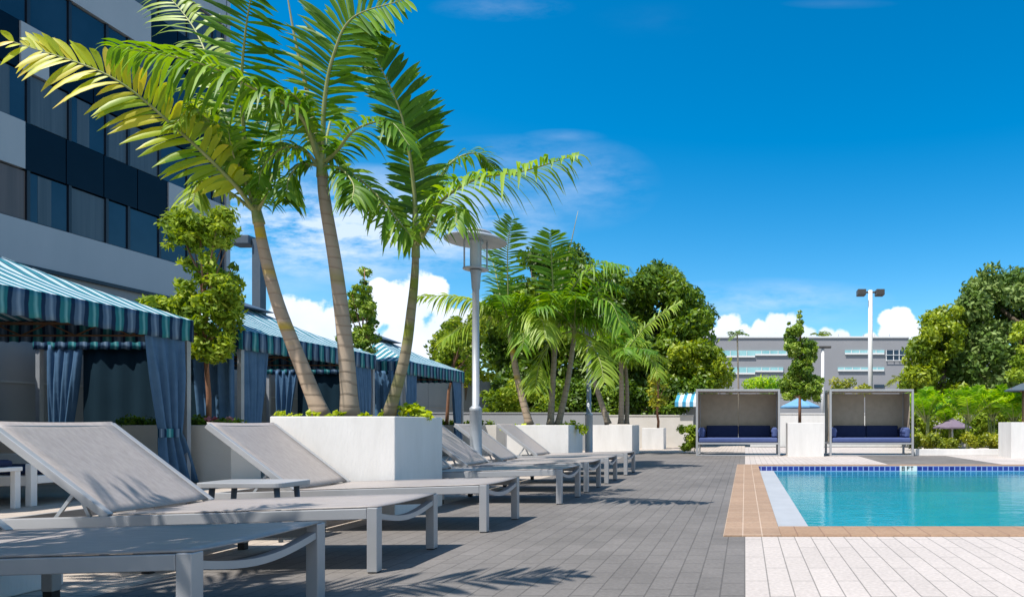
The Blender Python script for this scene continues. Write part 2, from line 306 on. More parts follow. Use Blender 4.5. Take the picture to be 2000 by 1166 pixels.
def tile_mat():
    m, N, L, B = new_mat('blue_pool_tile')
    tc = N.new('ShaderNodeTexCoord'); mp = N.new('ShaderNodeMapping'); mp.inputs['Rotation'].default_value = (R(90), 0, 0)
    L.new(tc.outputs['Object'], mp.inputs[0])
    b = N.new('ShaderNodeTexBrick'); b.offset = 0.0; L.new(mp.outputs[0], b.inputs['Vector'])
    b.inputs['Scale'].default_value = 1; b.inputs['Brick Width'].default_value = 0.105; b.inputs['Row Height'].default_value = 0.098
    b.inputs['Mortar Size'].default_value = 0.009; b.inputs['Mortar Smooth'].default_value = 0.1
    b.inputs['Color1'].default_value = (0.012,0.022,0.19,1); b.inputs['Color2'].default_value = (0.03,0.06,0.33,1); b.inputs['Mortar'].default_value = (0.30,0.40,0.68,1)
    L.new(b.outputs[0], B.inputs['Base Color']); B.inputs['Roughness'].default_value = 0.15
    return m
M['pool_tile'] = tile_mat()
def water_mat():
    m, N, L, B = new_mat('pool_water')
    N.remove(B)
    tc = N.new('ShaderNodeTexCoord')
    n = N.new('ShaderNodeTexNoise'); n.inputs['Scale'].default_value = 5.5; n.inputs['Detail'].default_value = 4; n.inputs['Roughness'].default_value = 0.55
    mp = N.new('ShaderNodeMapping'); mp.inputs['Scale'].default_value = (0.6, 1.5, 1); L.new(tc.outputs['Object'], mp.inputs[0]); L.new(mp.outputs[0], n.inputs['Vector'])
    bp = N.new('ShaderNodeBump'); bp.inputs['Strength'].default_value = 0.22; bp.inputs['Distance'].default_value = 0.03; L.new(n.outputs[0], bp.inputs['Height'])
    gl = N.new('ShaderNodeBsdfGlossy'); gl.inputs['Roughness'].default_value = 0.02; L.new(bp.outputs[0], gl.inputs['Normal'])
    tr = N.new('ShaderNodeBsdfTransparent'); tr.inputs[0].default_value = (0.55, 0.93, 0.96, 1)
    df = N.new('ShaderNodeBsdfDiffuse'); df.inputs[0].default_value = (0.0, 0.33, 0.43, 1)
    a = N.new('ShaderNodeMixShader'); a.inputs[0].default_value = 0.45; L.new(tr.outputs[0], a.inputs[1]); L.new(df.outputs[0], a.inputs[2])
    fr = N.new('ShaderNodeFresnel'); fr.inputs[0].default_value = 1.33; L.new(bp.outputs[0], fr.inputs['Normal'])
    k = N.new('ShaderNodeMath'); k.operation = 'MULTIPLY'; k.inputs[1].default_value = 0.72; L.new(fr.outputs[0], k.inputs[0])
    b = N.new('ShaderNodeMixShader'); L.new(k.outputs[0], b.inputs[0]); L.new(a.outputs[0], b.inputs[1]); L.new(gl.outputs[0], b.inputs[2])
    L.new(b.outputs[0], N['Material Output'].inputs[0])
    return m
M['water'] = water_mat()

# ------------------------------------------------------------------ builders
def root_loc(o):
    v = Vector((0,0,0))
    while o is not None:
        v += o.location; o = o.parent
    return v
def link(name, me, mats, parent=None, smooth=False, world=True):
    if not isinstance(mats, (list, tuple)): mats = [mats]
    for m in mats: me.materials.append(m)
    o = bpy.data.objects.new(name, me); C.objects.link(o)
    if parent is not None:
        if world:
            off = root_loc(parent)
            if off.length > 0: me.transform(Matrix.Translation(-off))
        o.parent = parent
    if smooth: me.shade_smooth()
    return o
class MB:
    def __init__(s): s.v = []; s.f = []; s.m = []; s.uv = {}
    def add(s, verts, faces, mi=0, uvs=None):
        o = len(s.v); s.v += [tuple(p) for p in verts]
        for k, f in enumerate(faces):
            if uvs is not None: s.uv[len(s.f)] = [uvs[i] for i in f]
            s.f.append(tuple(i + o for i in f)); s.m.append(mi)
        return s
    def box(s, x0, x1, y0, y1, z0, z1, mi=0):
        v = [(x0,y0,z0),(x1,y0,z0),(x1,y1,z0),(x0,y1,z0),(x0,y0,z1),(x1,y0,z1),(x1,y1,z1),(x0,y1,z1)]
        return s.add(v, [(3,2,1,0),(4,5,6,7),(0,1,5,4),(1,2,6,5),(2,3,7,6),(3,0,4,7)], mi)
    def bar(s, a, b, w, h, up=(0,0,1), mi=0):
        a = Vector(a); b = Vector(b); t = (b - a).normalized(); u = Vector(up); sd = t.cross(u)
        if sd.length < 1e-4: sd = t.cross(Vector((1,0,0)))
        sd.normalize(); u = sd.cross(t)
        v = []
        for p in (a, b):
            for i, j in ((-1,-1),(1,-1),(1,1),(-1,1)): v.append(p + sd*(i*w/2) + u*(j*h/2))
        return s.add(v, [(0,1,2,3),(7,6,5,4),(0,4,5,1),(1,5,6,2),(2,6,7,3),(3,7,4,0)], mi)
    def tube(s, pts, rad, n=10, mi=0, cap=True):
        pts = [Vector(p) for p in pts]; k = len(pts)
        if not isinstance(rad, (list, tuple)): rad = [rad]*k
        vs = []; ref = Vector((1,0,0.13))
        for i, p in enumerate(pts):
            t = (pts[min(i+1,k-1)] - pts[max(i-1,0)]).normalized()
            a = t.cross(ref)
            if a.length < 0.05: a = t.cross(Vector((0,1,0)))
            a.normalize(); b = t.cross(a)
            for j in range(n):
                th = 2*math.pi*j/n; vs.append(p + (a*math.cos(th) + b*math.sin(th))*rad[i])
        fs = [(i*n+j, i*n+(j+1)%n, (i+1)*n+(j+1)%n, (i+1)*n+j) for i in range(k-1) for j in range(n)]
        if cap: fs += [tuple(range(n-1,-1,-1)), tuple(range((k-1)*n, k*n))]
        return s.add(vs, fs, mi)
    def lathe(s, prof, c=(0,0,0), n=32, mi=0):
        vs = []; c = Vector(c)
        for r, z in prof:
            for j in range(n):
                th = 2*math.pi*j/n; vs.append(c + Vector((r*math.cos(th), r*math.sin(th), z)))
        k = len(prof)
        fs = [(i*n+j, i*n+(j+1)%n, (i+1)*n+(j+1)%n, (i+1)*n+j) for i in range(k-1) for j in range(n)]
        return s.add(vs, fs, mi)
    def build(s, name, mats, parent=None, smooth=False, bevel=0.0, world=True):
        me = bpy.data.meshes.new(name); me.from_pydata(s.v, [], s.f)
        me.polygons.foreach_set('material_index', s.m)
        if s.uv:
            ul = me.uv_layers.new(name='UVMap')
            for fi, p in enumerate(me.polygons):
                if fi in s.uv:
                    for li, c in zip(p.loop_indices, s.uv[fi]): ul.data[li].uv = c
        me.update()
        o = link(name, me, mats, parent, smooth, world)
        if bevel:
            b = o.modifiers.new('bevel', 'BEVEL'); b.width = bevel; b.segments = 2; b.limit_method = 'ANGLE'
        return o
def np_mesh(name, V, Q, rnd, mats, parent, mi=None, smooth=False):
    me = bpy.data.meshes.new(name); nv = len(V); nf = len(Q); k = Q.shape[1]
    me.vertices.add(nv); me.vertices.foreach_set('co', V.astype(np.float32).ravel())
    me.loops.add(nf*k); me.loops.foreach_set('vertex_index', Q.astype(np.int32).ravel())
    me.polygons.add(nf); me.polygons.foreach_set('loop_start', (np.arange(nf)*k).astype(np.int32))
    try: me.polygons.foreach_set('loop_total', np.full(nf, k, np.int32))
    except Exception: pass
    if mi is not None: me.polygons.foreach_set('material_index', mi.astype(np.int32))
    a = me.attributes.new('rnd', 'FLOAT', 'FACE'); a.data.foreach_set('value', np.clip(rnd,0,1).astype(np.float32))
    me.update(calc_edges=True); me.validate()
    return link(name, me, mats, parent, smooth)

def tag(o, label, cat, group=None, kind=None):
    o['label'] = label; o['category'] = cat
    if group: o['group'] = group
    if kind: o['kind'] = kind
    return o
def thing(name, label, cat, loc=(0,0,0), group=None):
    o = bpy.data.objects.new(name, None); C.objects.link(o); o.location = loc; o.empty_display_size = 0.2
    return tag(o, label, cat, group)
def structure(o, label=None):
    o['kind'] = 'structure'
    if label: o['label'] = label
    return o
def dup(src, loc, label=None, rotz=0.0, group=None):
    r = src.copy(); C.objects.link(r); r.location = loc; r.rotation_euler = (0,0,rotz)
    if label: r['label'] = label
    if group: r['group'] = group
    for ch in list(src.children):
        c = ch.copy(); C.objects.link(c); c.parent = r
        for g in list(ch.children):
            d = g.copy(); C.objects.link(d); d.parent = c
    return r

# ------------------------------------------------------------------ ground, paving, pool
def slab(name, rects, z, m, label=None):
    b = MB()
    for x0, x1, y0, y1 in rects: b.add([(x0,y0,z),(x1,y0,z),(x1,y1,z),(x0,y1,z)], [(0,1,2,3)])
    return structure(b.build(name, m), label)
PX0, PX1, PY0, PY1 = 0.261, 9.0, 5.18, 12.95        # pool opening
CX0, CY0, CY1 = -0.156, 4.76, 13.37                 # outer coping edge
slab('ground', [(-400,-0.18,-200,900),(9.5,400,-200,900),(-0.18,9.5,-200,4.75),(-0.18,9.5,13.39,900)], -0.03, M['asphalt'], 'flat grey ground around the pool terrace')
slab('grey_deck', [(-3.05,CX0,-8,19.6),(CX0,0.0,-8,CY0),(CX0,0.0,CY1,19.6),(2.92,5.25,CY1,17.35)], 0.0, M['grey_paver'], 'grey brick paved pool deck')
slab('white_deck', [(0.0,14,-8,CY0),(0.0,2.92,CY1,24),(5.25,14,CY1,24),(2.92,5.25,17.35,24),(9.42,14,CY0,CY1)], 0.0, M['white_paver'], 'off white brick paved deck beside the pool')
slab('beige_deck', [(-10.9,-3.05,-8,26),(-3.05,0.0,19.6,26)], 0.0, M['beige_paver'], 'beige brick paving under the loungers and cabanas')
b = MB()      # left run and near/far runs of the coping, a 6 mm lip proud of the deck
b.box(CX0, PX0, CY0, CY1, -0.03, 0.012, 0)
structure(b.build('pool_coping', [M['coping']], bevel=0.004), 'tan brick pool coping')
b = MB(); b.box(PX0, PX1, CY0, PY0, -0.05, 0.012); b.box(PX0, PX1, PY1, CY1, -0.05, 0.010)
structure(b.build('pool_coping', [M['coping_x']], bevel=0.004), 'tan brick pool coping across the ends')
WZ = -0.10
b = MB()
b.add([(PX0,PY0,-0.5),(PX1,PY0,-0.5),(PX1,PY1,-0.5),(PX0,PY1,-0.5)], [(0,1,2,3)], 0)            # floor
b.add([(PX0,PY0,-0.05),(PX1,PY0,-0.05),(PX1,PY0,-0.5),(PX0,PY0,-0.5)], [(0,1,2,3)], 0)
b.add([(PX1,PY0,0),(PX1,PY1,0),(PX1,PY1,-0.5),(PX1,PY0,-0.5)], [(0,1,2,3)], 0)
b.add([(PX0,PY0,-0.03),(PX0,PY1,-0.03),(PX0,PY1,-0.5),(PX0,PY0,-0.5)], [(3,2,1,0)], 0)
b.add([(PX0,PY1,-0.215),(PX1,PY1,-0.215),(PX1,PY1,-0.5),(PX0,PY1,-0.5)], [(3,2,1,0)], 0)
structure(b.build('pool_basin', [M['pool_floor']]), 'teal plastered pool basin')
b = MB(); b.add([(PX0,PY1-0.004,0.0),(PX1,PY1-0.004,0.0),(PX1,PY1-0.004,-0.215),(PX0,PY1-0.004,-0.215)], [(3,2,1,0)])
structure(b.build('pool_tile_band', [M['pool_tile']]), 'band of cobalt blue waterline tiles')
b = MB(); b.box(PX0+0.002, 0.56, PY0+0.002, PY1-0.01, -0.49, -0.088)
structure(b.build('pool_ledge', [M['ledge']], bevel=0.006), 'pale plaster ledge along the pool wall')
b = MB(); b.add([(0.56,PY0,WZ),(PX1,PY0,WZ),(PX1,PY1-0.004,WZ),(0.56,PY1-0.004,WZ)], [(0,1,2,3)])
structure(b.build('pool_water', [M['water']]), 'clear turquoise pool water')
# depth marker
dm = thing('depth_marker', 'white depth marker tile reading 8 FT on the blue pool edge', 'sign', (3.19, PY1-0.006, -0.07))
b = MB(); b.box(3.02, 3.355, PY1-0.014, PY1-0.005, -0.165, 0.006); b.build('plaque', M['white_trim'], dm)
def letters(txt, x, z, h, y, parent):
    seg = {'8': [(0,0,1,0),(0,.5,1,.5),(0,1,1,1),(0,0,0,1),(1,0,1,1)], 'F': [(0,0,0,1),(0,1,1,1),(0,.55,.8,.55)], 'T': [(.5,0,.5,1),(0,1,1,1)]}
    for ch in txt:
        if ch == ' ': x += h*0.5; continue
        bb = MB(); w = h*0.62; t = h*0.2
        for k, (a, b_, c, d) in enumerate(seg[ch]):
            yy = y - 0.0008*k
            if a == c: bb.box(x+a*w-t/2, x+a*w+t/2, yy-0.003, yy, z+b_*h-t*0.4, z+d*h+t*0.4)
            else: bb.box(x+a*w-t*0.4, x+c*w+t*0.4, yy-0.003, yy, z+b_*h-t/2, z+b_*h+t/2)
        bb.build('letter', M['letter'], parent); x += h*1.0
letters('8 FT', 3.065, -0.078, 0.068, PY1-0.0145, dm)

# ------------------------------------------------------------------ hotel building on the left
FX = -24.5
hb = thing('hotel_building', 'tall hotel block with white bands, navy panels and dark blue windows', 'building', (FX-6, 20, 0))
b = MB(); b.box(FX-14, FX-0.25, -12, 31.26, 0, 22); b.build('wall', M['mullion'], hb)
b = MB(); b.box(FX-0.24, FX+0.05, -12, 31.3, 6.25, 7.75); b.box(FX-14, FX+0.05, 31.262, 31.5, 0, 22)
b.build('white_band', M['facade_white'], hb)
b = MB(); b.box(FX-0.24, FX+0.12, -12, 31.32, 6.12, 6.25); b.build('ledge', M['mullion'], hb)
b = MB(); b.box(FX-0.24, FX-0.02, -12, 31.2, 0, 6.12); b.build('ground_floor_wall', M['fence_grey'], hb)
pat = [  # z0, z1, [(y0, y1, colour)]
 (9.5, 11.1, [(-12,16.9,'n'),(16.9,22.53,'w'),(22.53,28.15,'n'),(28.15,31.3,'w')]),
 (12.85, 14.45, [(-12,22.4,'n'),(22.4,23.3,'w'),(23.3,28.2,'n'),(28.2,31.3,'n')]),
 (16.2, 17.8, [(-12,16.9,'n'),(16.9,23.4,'n'),(23.4,27.3,'w'),(27.3,31.3,'n')]),
 (19.55, 22.0, [(-12,22.5,'w'),(22.5,31.3,'w')])]
for z0, z1, row in pat:
    for y0, y1, c in row:
        n = max(1, round((y1-y0)/1.4))
        bb = MB()
        if c == 'w': bb.box(FX-0.24, FX+0.05, y0, y1, z0, z1); bb.build('white_panel', M['facade_white'], hb)
        else:
            for i in range(n):
                a = y0+(y1-y0)*i/n; e = y0+(y1-y0)*(i+1)/n
                bb.box(FX-0.24, FX, a+0.02, e-0.02, z0, z1)
            bb.build('navy_panel', M['facade_navy'], hb)
for z0, z1 in ((7.75,9.5),(11.1,12.85),(14.45,16.2),(17.8,19.55)):
    y = 16.2; k = 0
    while y < 31.1:
        w = 1.4 if k % 4 != 3 else 0.9
        e = min(y+w, 31.15)
        r = rng.random()
        bb = MB(); bb.box(FX-0.22, FX-0.07, y+0.07, e-0.07, z0+0.05, z1-0.05)
        wn = bb.build('window', M['window'] if r < 0.62 else M['curtain_win'], hb)
        if 7 < z0 < 8 and y < 22.4: wn.data.materials[0] = M['curtain_warm']
        fb = MB(); fb.box(FX-0.215, FX-0.02, e-0.05, e+0.05, z0+0.003, z1-0.003)
        fb.build('mullion', M['mullion'], wn)
        if r < 0.55 and rng.random() < 0.6:
            cb = MB(); q = y+0.08+rng.random()*0.4; cb.box(FX-0.2, FX-0.066, q, q+0.45, z0+0.06, z1-0.06); cb.build('curtain', M['curtain_win'], wn)
        y = e; k += 1

# grey siding fence behind the cabanas
fw = thing('siding_fence', 'long grey panelled fence standing behind the striped cabanas', 'fence', (-10.8, 10, 0))
for i in range(18):
    y0 = -6 + i*1.9
    b = MB(); b.box(-10.9, -10.75, y0+0.012, min(y0+1.888, 28.0), 0, 2.62)
    pn = b.build('panel', M['fence_grey'], fw)
    b = MB(); b.box(-10.749, -10.735, y0+0.012, y0+1.888, 1.42, 1.45); b.build('batten', M['steel'], pn)

# ------------------------------------------------------------------ plants
def leaf_cloud(cl, per, size, squash=0.8, tone=0.35, aspect=0.5, shell=(0.55,1.08), upb=0.35):
    """cl: list of (x,y,z,r). Returns V,Q,rnd for diamond leaves spread through the outer shell of every clump"""
    Vs = []; rn = []
    for (x,y,z,r) in cl:
        n = max(8, int(per * 45 * (r/size)**2))
        d = nrng.normal(size=(n,3)); d /= np.linalg.norm(d,axis=1,keepdims=True)
        rad = r*nrng.uniform(shell[0], shell[1], (n,1))
        d2 = d.copy(); d2[:,2] *= squash
        c = np.array([x,y,z]) + d2*rad
        nrm = d*0.7 + nrng.normal(size=(n,3))*0.55 + np.array([0,0,upb]); nrm /= np.linalg.norm(nrm,axis=1,keepdims=True)
        t = np.cross(nrm, nrng.normal(size=(n,3))); t /= np.linalg.norm(t,axis=1,keepdims=True)
        t[:,2] -= 0.25; t /= np.linalg.norm(t,axis=1,keepdims=True)
        s = np.cross(nrm, t)
        l = size*nrng.uniform(0.65,1.25,(n,1)); w = l*aspect*0.5
        a = c - t*l*0.5; b_ = c + s*w - nrm*l*0.06 ; e = c + t*l*0.5 - nrm*l*0.12; f = c - s*w - nrm*l*0.06
        Vs.append(np.stack([a,b_,e,f],1).reshape(-1,3))
        base = nrng.uniform(0.5-tone, 0.5+tone)
        rn.append(np.clip(base + nrng.normal(size=n)*0.2, 0, 1))
    V = np.concatenate(Vs); Q = np.arange(len(V)).reshape(-1,4)
    return V, Q, np.concatenate(rn)
def tree(name, label, cat, base, cl, per, size, leaf, bark, r0, group=None, limbs=8, squash=0.8, aspect=0.5, trunk_top=None, stems=1, tone=0.35, upb=0.35, shell=(0.55,1.08)):
    base = Vector(base); t = thing(name, label, cat, base, group)
    top = Vector(trunk_top) if trunk_top is not None else Vector(max(cl, key=lambda c: c[2])[:3])
    b = MB()
    pts = [base.lerp(top, k/6) + Vector((rng.uniform(-1,1),rng.uniform(-1,1),0))*r0*0.7*(0<k<6) for k in range(7)]
    b.tube(pts, [r0*(1-0.13*k) for k in range(7)], 9)
    for c in rng.sample(cl, min(limbs, len(cl))):
        c = Vector(c[:3]); f = min(0.9, max(0.25, (c.z-base.z)/max(0.1,(top.z-base.z))*0.7)); s = base.lerp(top, f)
        mid = s.lerp(c, 0.5) + Vector((0,0,-0.05*(c-s).length))
        b.tube([s, mid, c], [r0*0.5, r0*0.3, r0*0.1], 6)
    b.build('trunk', bark, t, smooth=True)
    V, Q, rn = leaf_cloud(cl, per, size, squash, tone=tone, aspect=aspect, upb=upb, shell=shell)
    np_mesh('crown', V, Q, rn, leaf, t)
    return t
def catmull(pts, n):
    pts = [Vector(p) for p in pts]; k = len(pts)
    ext = [pts[0]*2 - pts[1]] + pts + [pts[-1]*2 - pts[-2]]
    out = []
    for i in range(n):
        u = i/(n-1)*(k-1); j = min(int(u), k-2); t = u - j
        a, b_, c, d = ext[j:j+4]
        out.append(0.5*((2*b_) + (c-a)*t + (2*a-5*b_+4*c-d)*t*t + (3*b_-a-3*c+d)*t*t*t))
    return out
def frond(pts, L, n=34, w=0.05, droop=0.35, nrm=None, start=0.14, lift=0.15, sweep=0.55, tone=0.5, seed=0, rr=0.012, gapf=0.0, sides=(1,1), curl=0.0, tgrad=0.0):
    """pinnate palm frond along pts. Returns verts, quads, rnd, material index (0 leaflet, 1 rachis)"""
    rg = random.Random(seed); n = int(n*1.6); w = w*0.64
    cp = catmull(pts, n+1); V = []; Q = []; rn = []; mi = []
    K = 5
    for i in range(n+1):
        u = i/n
        if u < start: continue
        p = cp[i]; T = (cp[min(i+1,n)] - cp[max(i-1,0)]).normalized()
        up = Vector(nrm) if nrm is not None else Vector((0,0,1))
        Nn = up - T*up.dot(T)
        if Nn.length < 0.15: Nn = Vector((0.2,-1,0.1)) - T*Vector((0.2,-1,0.1)).dot(T)
        Nn.normalize(); S = T.cross(Nn).normalized()
        q = (u-start)/(1-start)
        prof = (0.55 + 0.9*q - 1.15*q*q*q) if q > 0.12 else 0.4+1.6*q
        prof = max(0.18, prof)
        for sd in (1,-1):
            if rg.random() < gapf: continue
            if rg.random() < 0.05: continue
            ln = L*prof*rg.uniform(0.82,1.1)*sides[0 if sd>0 else 1]*(rg.uniform(0.45,0.8) if rg.random() < 0.10 else 1)
            if ln <= 0: continue
            sw = sweep*(0.65+0.9*q) + rg.uniform(-0.2,0.2)
            d = (S*sd + T*sw + Nn*(lift + rg.uniform(-0.25,0.25))).normalized()
            W = (T - d*T.dot(d)).normalized()
            tw = rg.uniform(-0.25,0.25) + 0.25*sd; W = (W + Nn*tw).normalized()
            nn = d.cross(W).normalized()
            g = droop*rg.uniform(0.5,1.6)
            o = len(V)
            for k in range(K+1):
                s = k/K
                c = p + d*(ln*s) + Vector((0,0,-1))*(g*ln*s*s*(0.6+0.4*s)) + nn*(curl*ln*s*s)
                ww = w*(0.34+1.5*s-1.84*s*s*s if s < 0.999 else 0.03)
                ww = max(ww, w*0.04)*0.5
                V += [c - W*ww, c + nn*(0.22*ww*(-1)), c + W*ww]
            t0 = tone + rg.uniform(-0.32,0.28) + tgrad*(q-0.5)
            for k in range(K):
                a = o+3*k; Q += [(a,a+1,a+4,a+3),(a+1,a+2,a+5,a+4)]
                tt = t0 + (0.25 if (k == K-1 and rg.random() < 0.4) else 0)
                rn += [tt, tt+0.04]; mi += [0,0]
    # rachis
    o = len(V); m = 6
    for i in range(n+1):
        p = cp[i]; T = (cp[min(i+1,n)] - cp[max(i-1,0)]).normalized(); a = T.cross(Vector((0.3,0.9,0.2))).normalized(); b_ = T.cross(a)
        r = rr*(1.5-1.3*i/n)
        for j in range(m):
            th = 2*math.pi*j/m; V.append(p + (a*math.cos(th)+b_*math.sin(th))*r)
    for i in range(n):
        for j in range(m):
            Q.append((o+i*m+j, o+i*m+(j+1)%m, o+(i+1)*m+(j+1)%m, o+(i+1)*m+j)); rn.append(0.5); mi.append(1)
    return np.array([tuple(v) for v in V]), np.array(Q), np.array(rn), np.array(mi)
def gen_frond_pts(base, az, el, length, sag):
    d = Vector((math.cos(az)*math.cos(el), math.sin(az)*math.cos(el), math.sin(el)))
    return [base + d*(length*s) + Vector((0,0,-sag*length*s*s)) for s in (0,0.25,0.5,0.75,1.0)]
def palm(label, trunk, rad, tmat, fronds, group, shaft=None, spear=None, cat='palm tree', name='palm_tree'):
    """trunk: world points; fronds: dicts for frond(); shaft: (points, r0, r1)"""
    t = thing(name, label, cat, trunk[0], group)
    k = 22; tp = catmull(trunk, k)
    b = MB(); rr = [rad[0] + (rad[1]-rad[0])*(i/(k-1))**0.75 for i in range(k)]
    rr[0] *= 1.22; rr[1] *= 1.08
    b.tube(tp, rr, 14); b.build('trunk', tmat, t, smooth=True)
    if shaft:
        b = MB(); sp_ = catmull(shaft[0], 8); b.tube(sp_, [shaft[1]+(shaft[2]-shaft[1])*i/7 for i in range(8)], 12); b.build('crownshaft', M['rachis'], t, smooth=True)
    if spear:
        b = MB(); sp_ = catmull(spear, 10); b.tube(sp_, [0.022*(1.25-1.1*i/9) for i in range(10)], 8); b.build('spear_leaf', M['spear'], t, smooth=True)
    for i, fd in enumerate(fronds):
        fd = dict(fd); fd['w'] = fd.get('w', 0.05)*(1.14 if 'large white planter' in label else 1.0); lm = fd.pop('mat', M['palm_leaf'])
        fd.setdefault('seed', hash((label, i)) % 9999 if False else i*37 + len(label))
        V, Q, rn, mi = frond(**fd)
        np_mesh('frond', V, Q, rn, [lm, M['rachis']], t, mi)
    return t
def PP(pts, Y0, Y1):
    n = len(pts); return [P(x, y, Y0 + (Y1-Y0)*(i/(n-1))) for i, (x, y) in enumerate(pts)]
def planter(label, x0, x1, y0, y1, h, m=None, group='white planters along the deck', soil=True, cat='planter'):
    m = m or M['planter']; t = thing('planter', label, cat, ((x0+x1)/2, (y0+y1)/2, 0), group)
    b = MB(); w = 0.05
    v = []
    for z in (0.0, h):
        v += [(x0,y0,z),(x1,y0,z),(x1,y1,z),(x0,y1,z)]
    v += [(x0+w,y0+w,h),(x1-w,y0+w,h),(x1-w,y1-w,h),(x0+w,y1-w,h),(x0+w,y0+w,h-0.12),(x1-w,y0+w,h-0.12),(x1-w,y1-w,h-0.12),(x0+w,y1-w,h-0.12)]
    b.add(v, [(0,1,5,4),(1,2,6,5),(2,3,7,6),(3,0,4,7),(4,5,9,8),(5,6,10,9),(6,7,11,10),(7,4,8,11),(8,9,13,12),(9,10,14,13),(10,11,15,14),(11,8,12,15)])
    b.build('box', m, t, bevel=0.008)
    b = MB(); nx = 8
    vs = []; fs = []
    for i in range(nx):
        for j in range(nx):
            vs.append((x0+w+(x1-x0-2*w)*i/(nx-1), y0+w+(y1-y0-2*w)*j/(nx-1), h-0.07+rng.uniform(-0.015,0.02)))
    for i in range(nx-1):
        for j in range(nx-1): fs.append((i*nx+j,(i+1)*nx+j,(i+1)*nx+j+1,i*nx+j+1))
    b.add(vs, fs); b.build('soil', M['soil'], t)
    return t
def plant(name, label, cat, cl, per, size, leaf, group=None, aspect=0.5, squash=0.8, upb=0.5, tone=0.3, shell=(0.2,1.05)):
    z0 = min(c[2]-c[3]*squash for c in cl); cx = sum(c[0] for c in cl)/len(cl); cy = sum(c[1] for c in cl)/len(cl)
    t = thing(name, label, cat, (cx, cy, z0), group)
    V, Q, rn = leaf_cloud(cl, per, size, squash, tone, aspect, shell, upb)
    np_mesh('foliage', V, Q, rn, leaf, t)
    for c in cl[:4]:
        b = MB(); b.tube([(c[0],c[1],z0), (c[0]+0.02,c[1],c[2])], [0.008,0.003], 5); b.build('stem', M['rachis'], t)
    return t
# ------------------------------------------------------------------ cabanas
XF, XB, EZ = -7.35, -10.4, 2.19
def curtain(parent, x, y, ax, wtop, wtie, wbot, ztop, zbot=0.03, ztie=0.72, shift=0.0, seed=1, tie=True):
    """gathered curtain; ax is the horizontal direction it hangs along, shift moves the hem along it"""
    ax = Vector(ax).normalized(); nr = ax.cross(Vector((0,0,1))); rg = random.Random(seed)
    nu, nv = 41, 30; ph = [rg.uniform(0,6.28) for _ in range(4)]
    b = MB(); vs = []
    for j in range(nv):
        z = ztop + (zbot-ztop)*j/(nv-1)
        if tie:
            if z > ztie: s = ((z-ztie)/(ztop-ztie)); w = wtie + (wtop-wtie)*(s**0.75); cx = shift*0.35*(1-s)
            else: s = (ztie-z)/(ztie-zbot); w = wtie + (wbot-wtie)*(s**0.6); cx = shift*(0.35+0.65*s)
        else: s = j/(nv-1); w = wtop + (wbot-wtop)*s; cx = shift*s
        amp = 0.035*min(1.0, 0.35 + (ztop-z)*1.2)
        for i in range(nu):
            u = i/(nu-1)-0.5
            f = math.sin(u*2*math.pi*3.5+ph[0]+0.4*math.sin(z*2+ph[1])) + 0.45*math.sin(u*2*math.pi*7+ph[2]+z*0.8)
            p = Vector((x,y,z)) + ax*(u*w+cx) + nr*(f*amp)
            vs.append(p)
    fs = [(j*nu+i, j*nu+i+1, (j+1)*nu+i+1, (j+1)*nu+i) for j in range(nv-1) for i in range(nu-1)]
    b.add(vs, fs); o = b.build('curtain', M['navy_cloth'], parent, smooth=True)
    sm = o.modifiers.new('thick', 'SOLIDIFY'); sm.thickness = 0.006
    if tie:
        b = MB(); c = Vector((x,y,0)) + ax*shift*0.35; n = 24; L_ = []
        for z in (ztie-0.055, ztie+0.055):
            for k in range(n):
                th = 2*math.pi*k/n; L_.append(c + ax*math.cos(th)*(wtie/2+0.012) + nr*math.sin(th)*0.062 + Vector((0,0,z)))
        uv = [(k*0.05, 0) for k in range(n)]*2
        b.add(L_, [(k,(k+1)%n,n+(k+1)%n,n+k) for k in range(n)], 0, uv)
        tb = b.build('tie_band', M['valance'], o); md = tb.modifiers.new('thick','SOLIDIFY'); md.thickness = 0.008
    return o
def valance(parent, a, b_, z1, z0, name='valance'):
    a = Vector(a); b_ = Vector(b_); d = (b_-a); L_ = d.length; d.normalize(); nr = d.cross(Vector((0,0,1)))
    n = int(L_/0.03); b = MB(); vs = []; uv = []; nz = 5
    for j in range(nz):
        f = j/(nz-1); z = z1+(z0-z1)*f
        for i in range(n+1):
            s = i/n*L_; wv = 0.013*f*math.sin(s*2*math.pi/0.155+0.6*math.sin(s*3.1)) + 0.008*f*math.sin(s*9+a.y)
            vs.append(a + d*s + nr*wv + Vector((0,0,z-0.008*f*math.cos(s*2*math.pi/0.155)-a.z)))
            uv.append((s + a.y*0.3 + 0.004*math.sin(z*26+i*0.1), z))
    b.add(vs, [(j*(n+1)+i,(j+1)*(n+1)+i,(j+1)*(n+1)+i+1,j*(n+1)+i+1) for j in range(nz-1) for i in range(n)], 0, uv)
    o = b.build(name, M['valance'], parent, smooth=True)
    m = o.modifiers.new('thick','SOLIDIFY'); m.thickness = 0.004
    return o
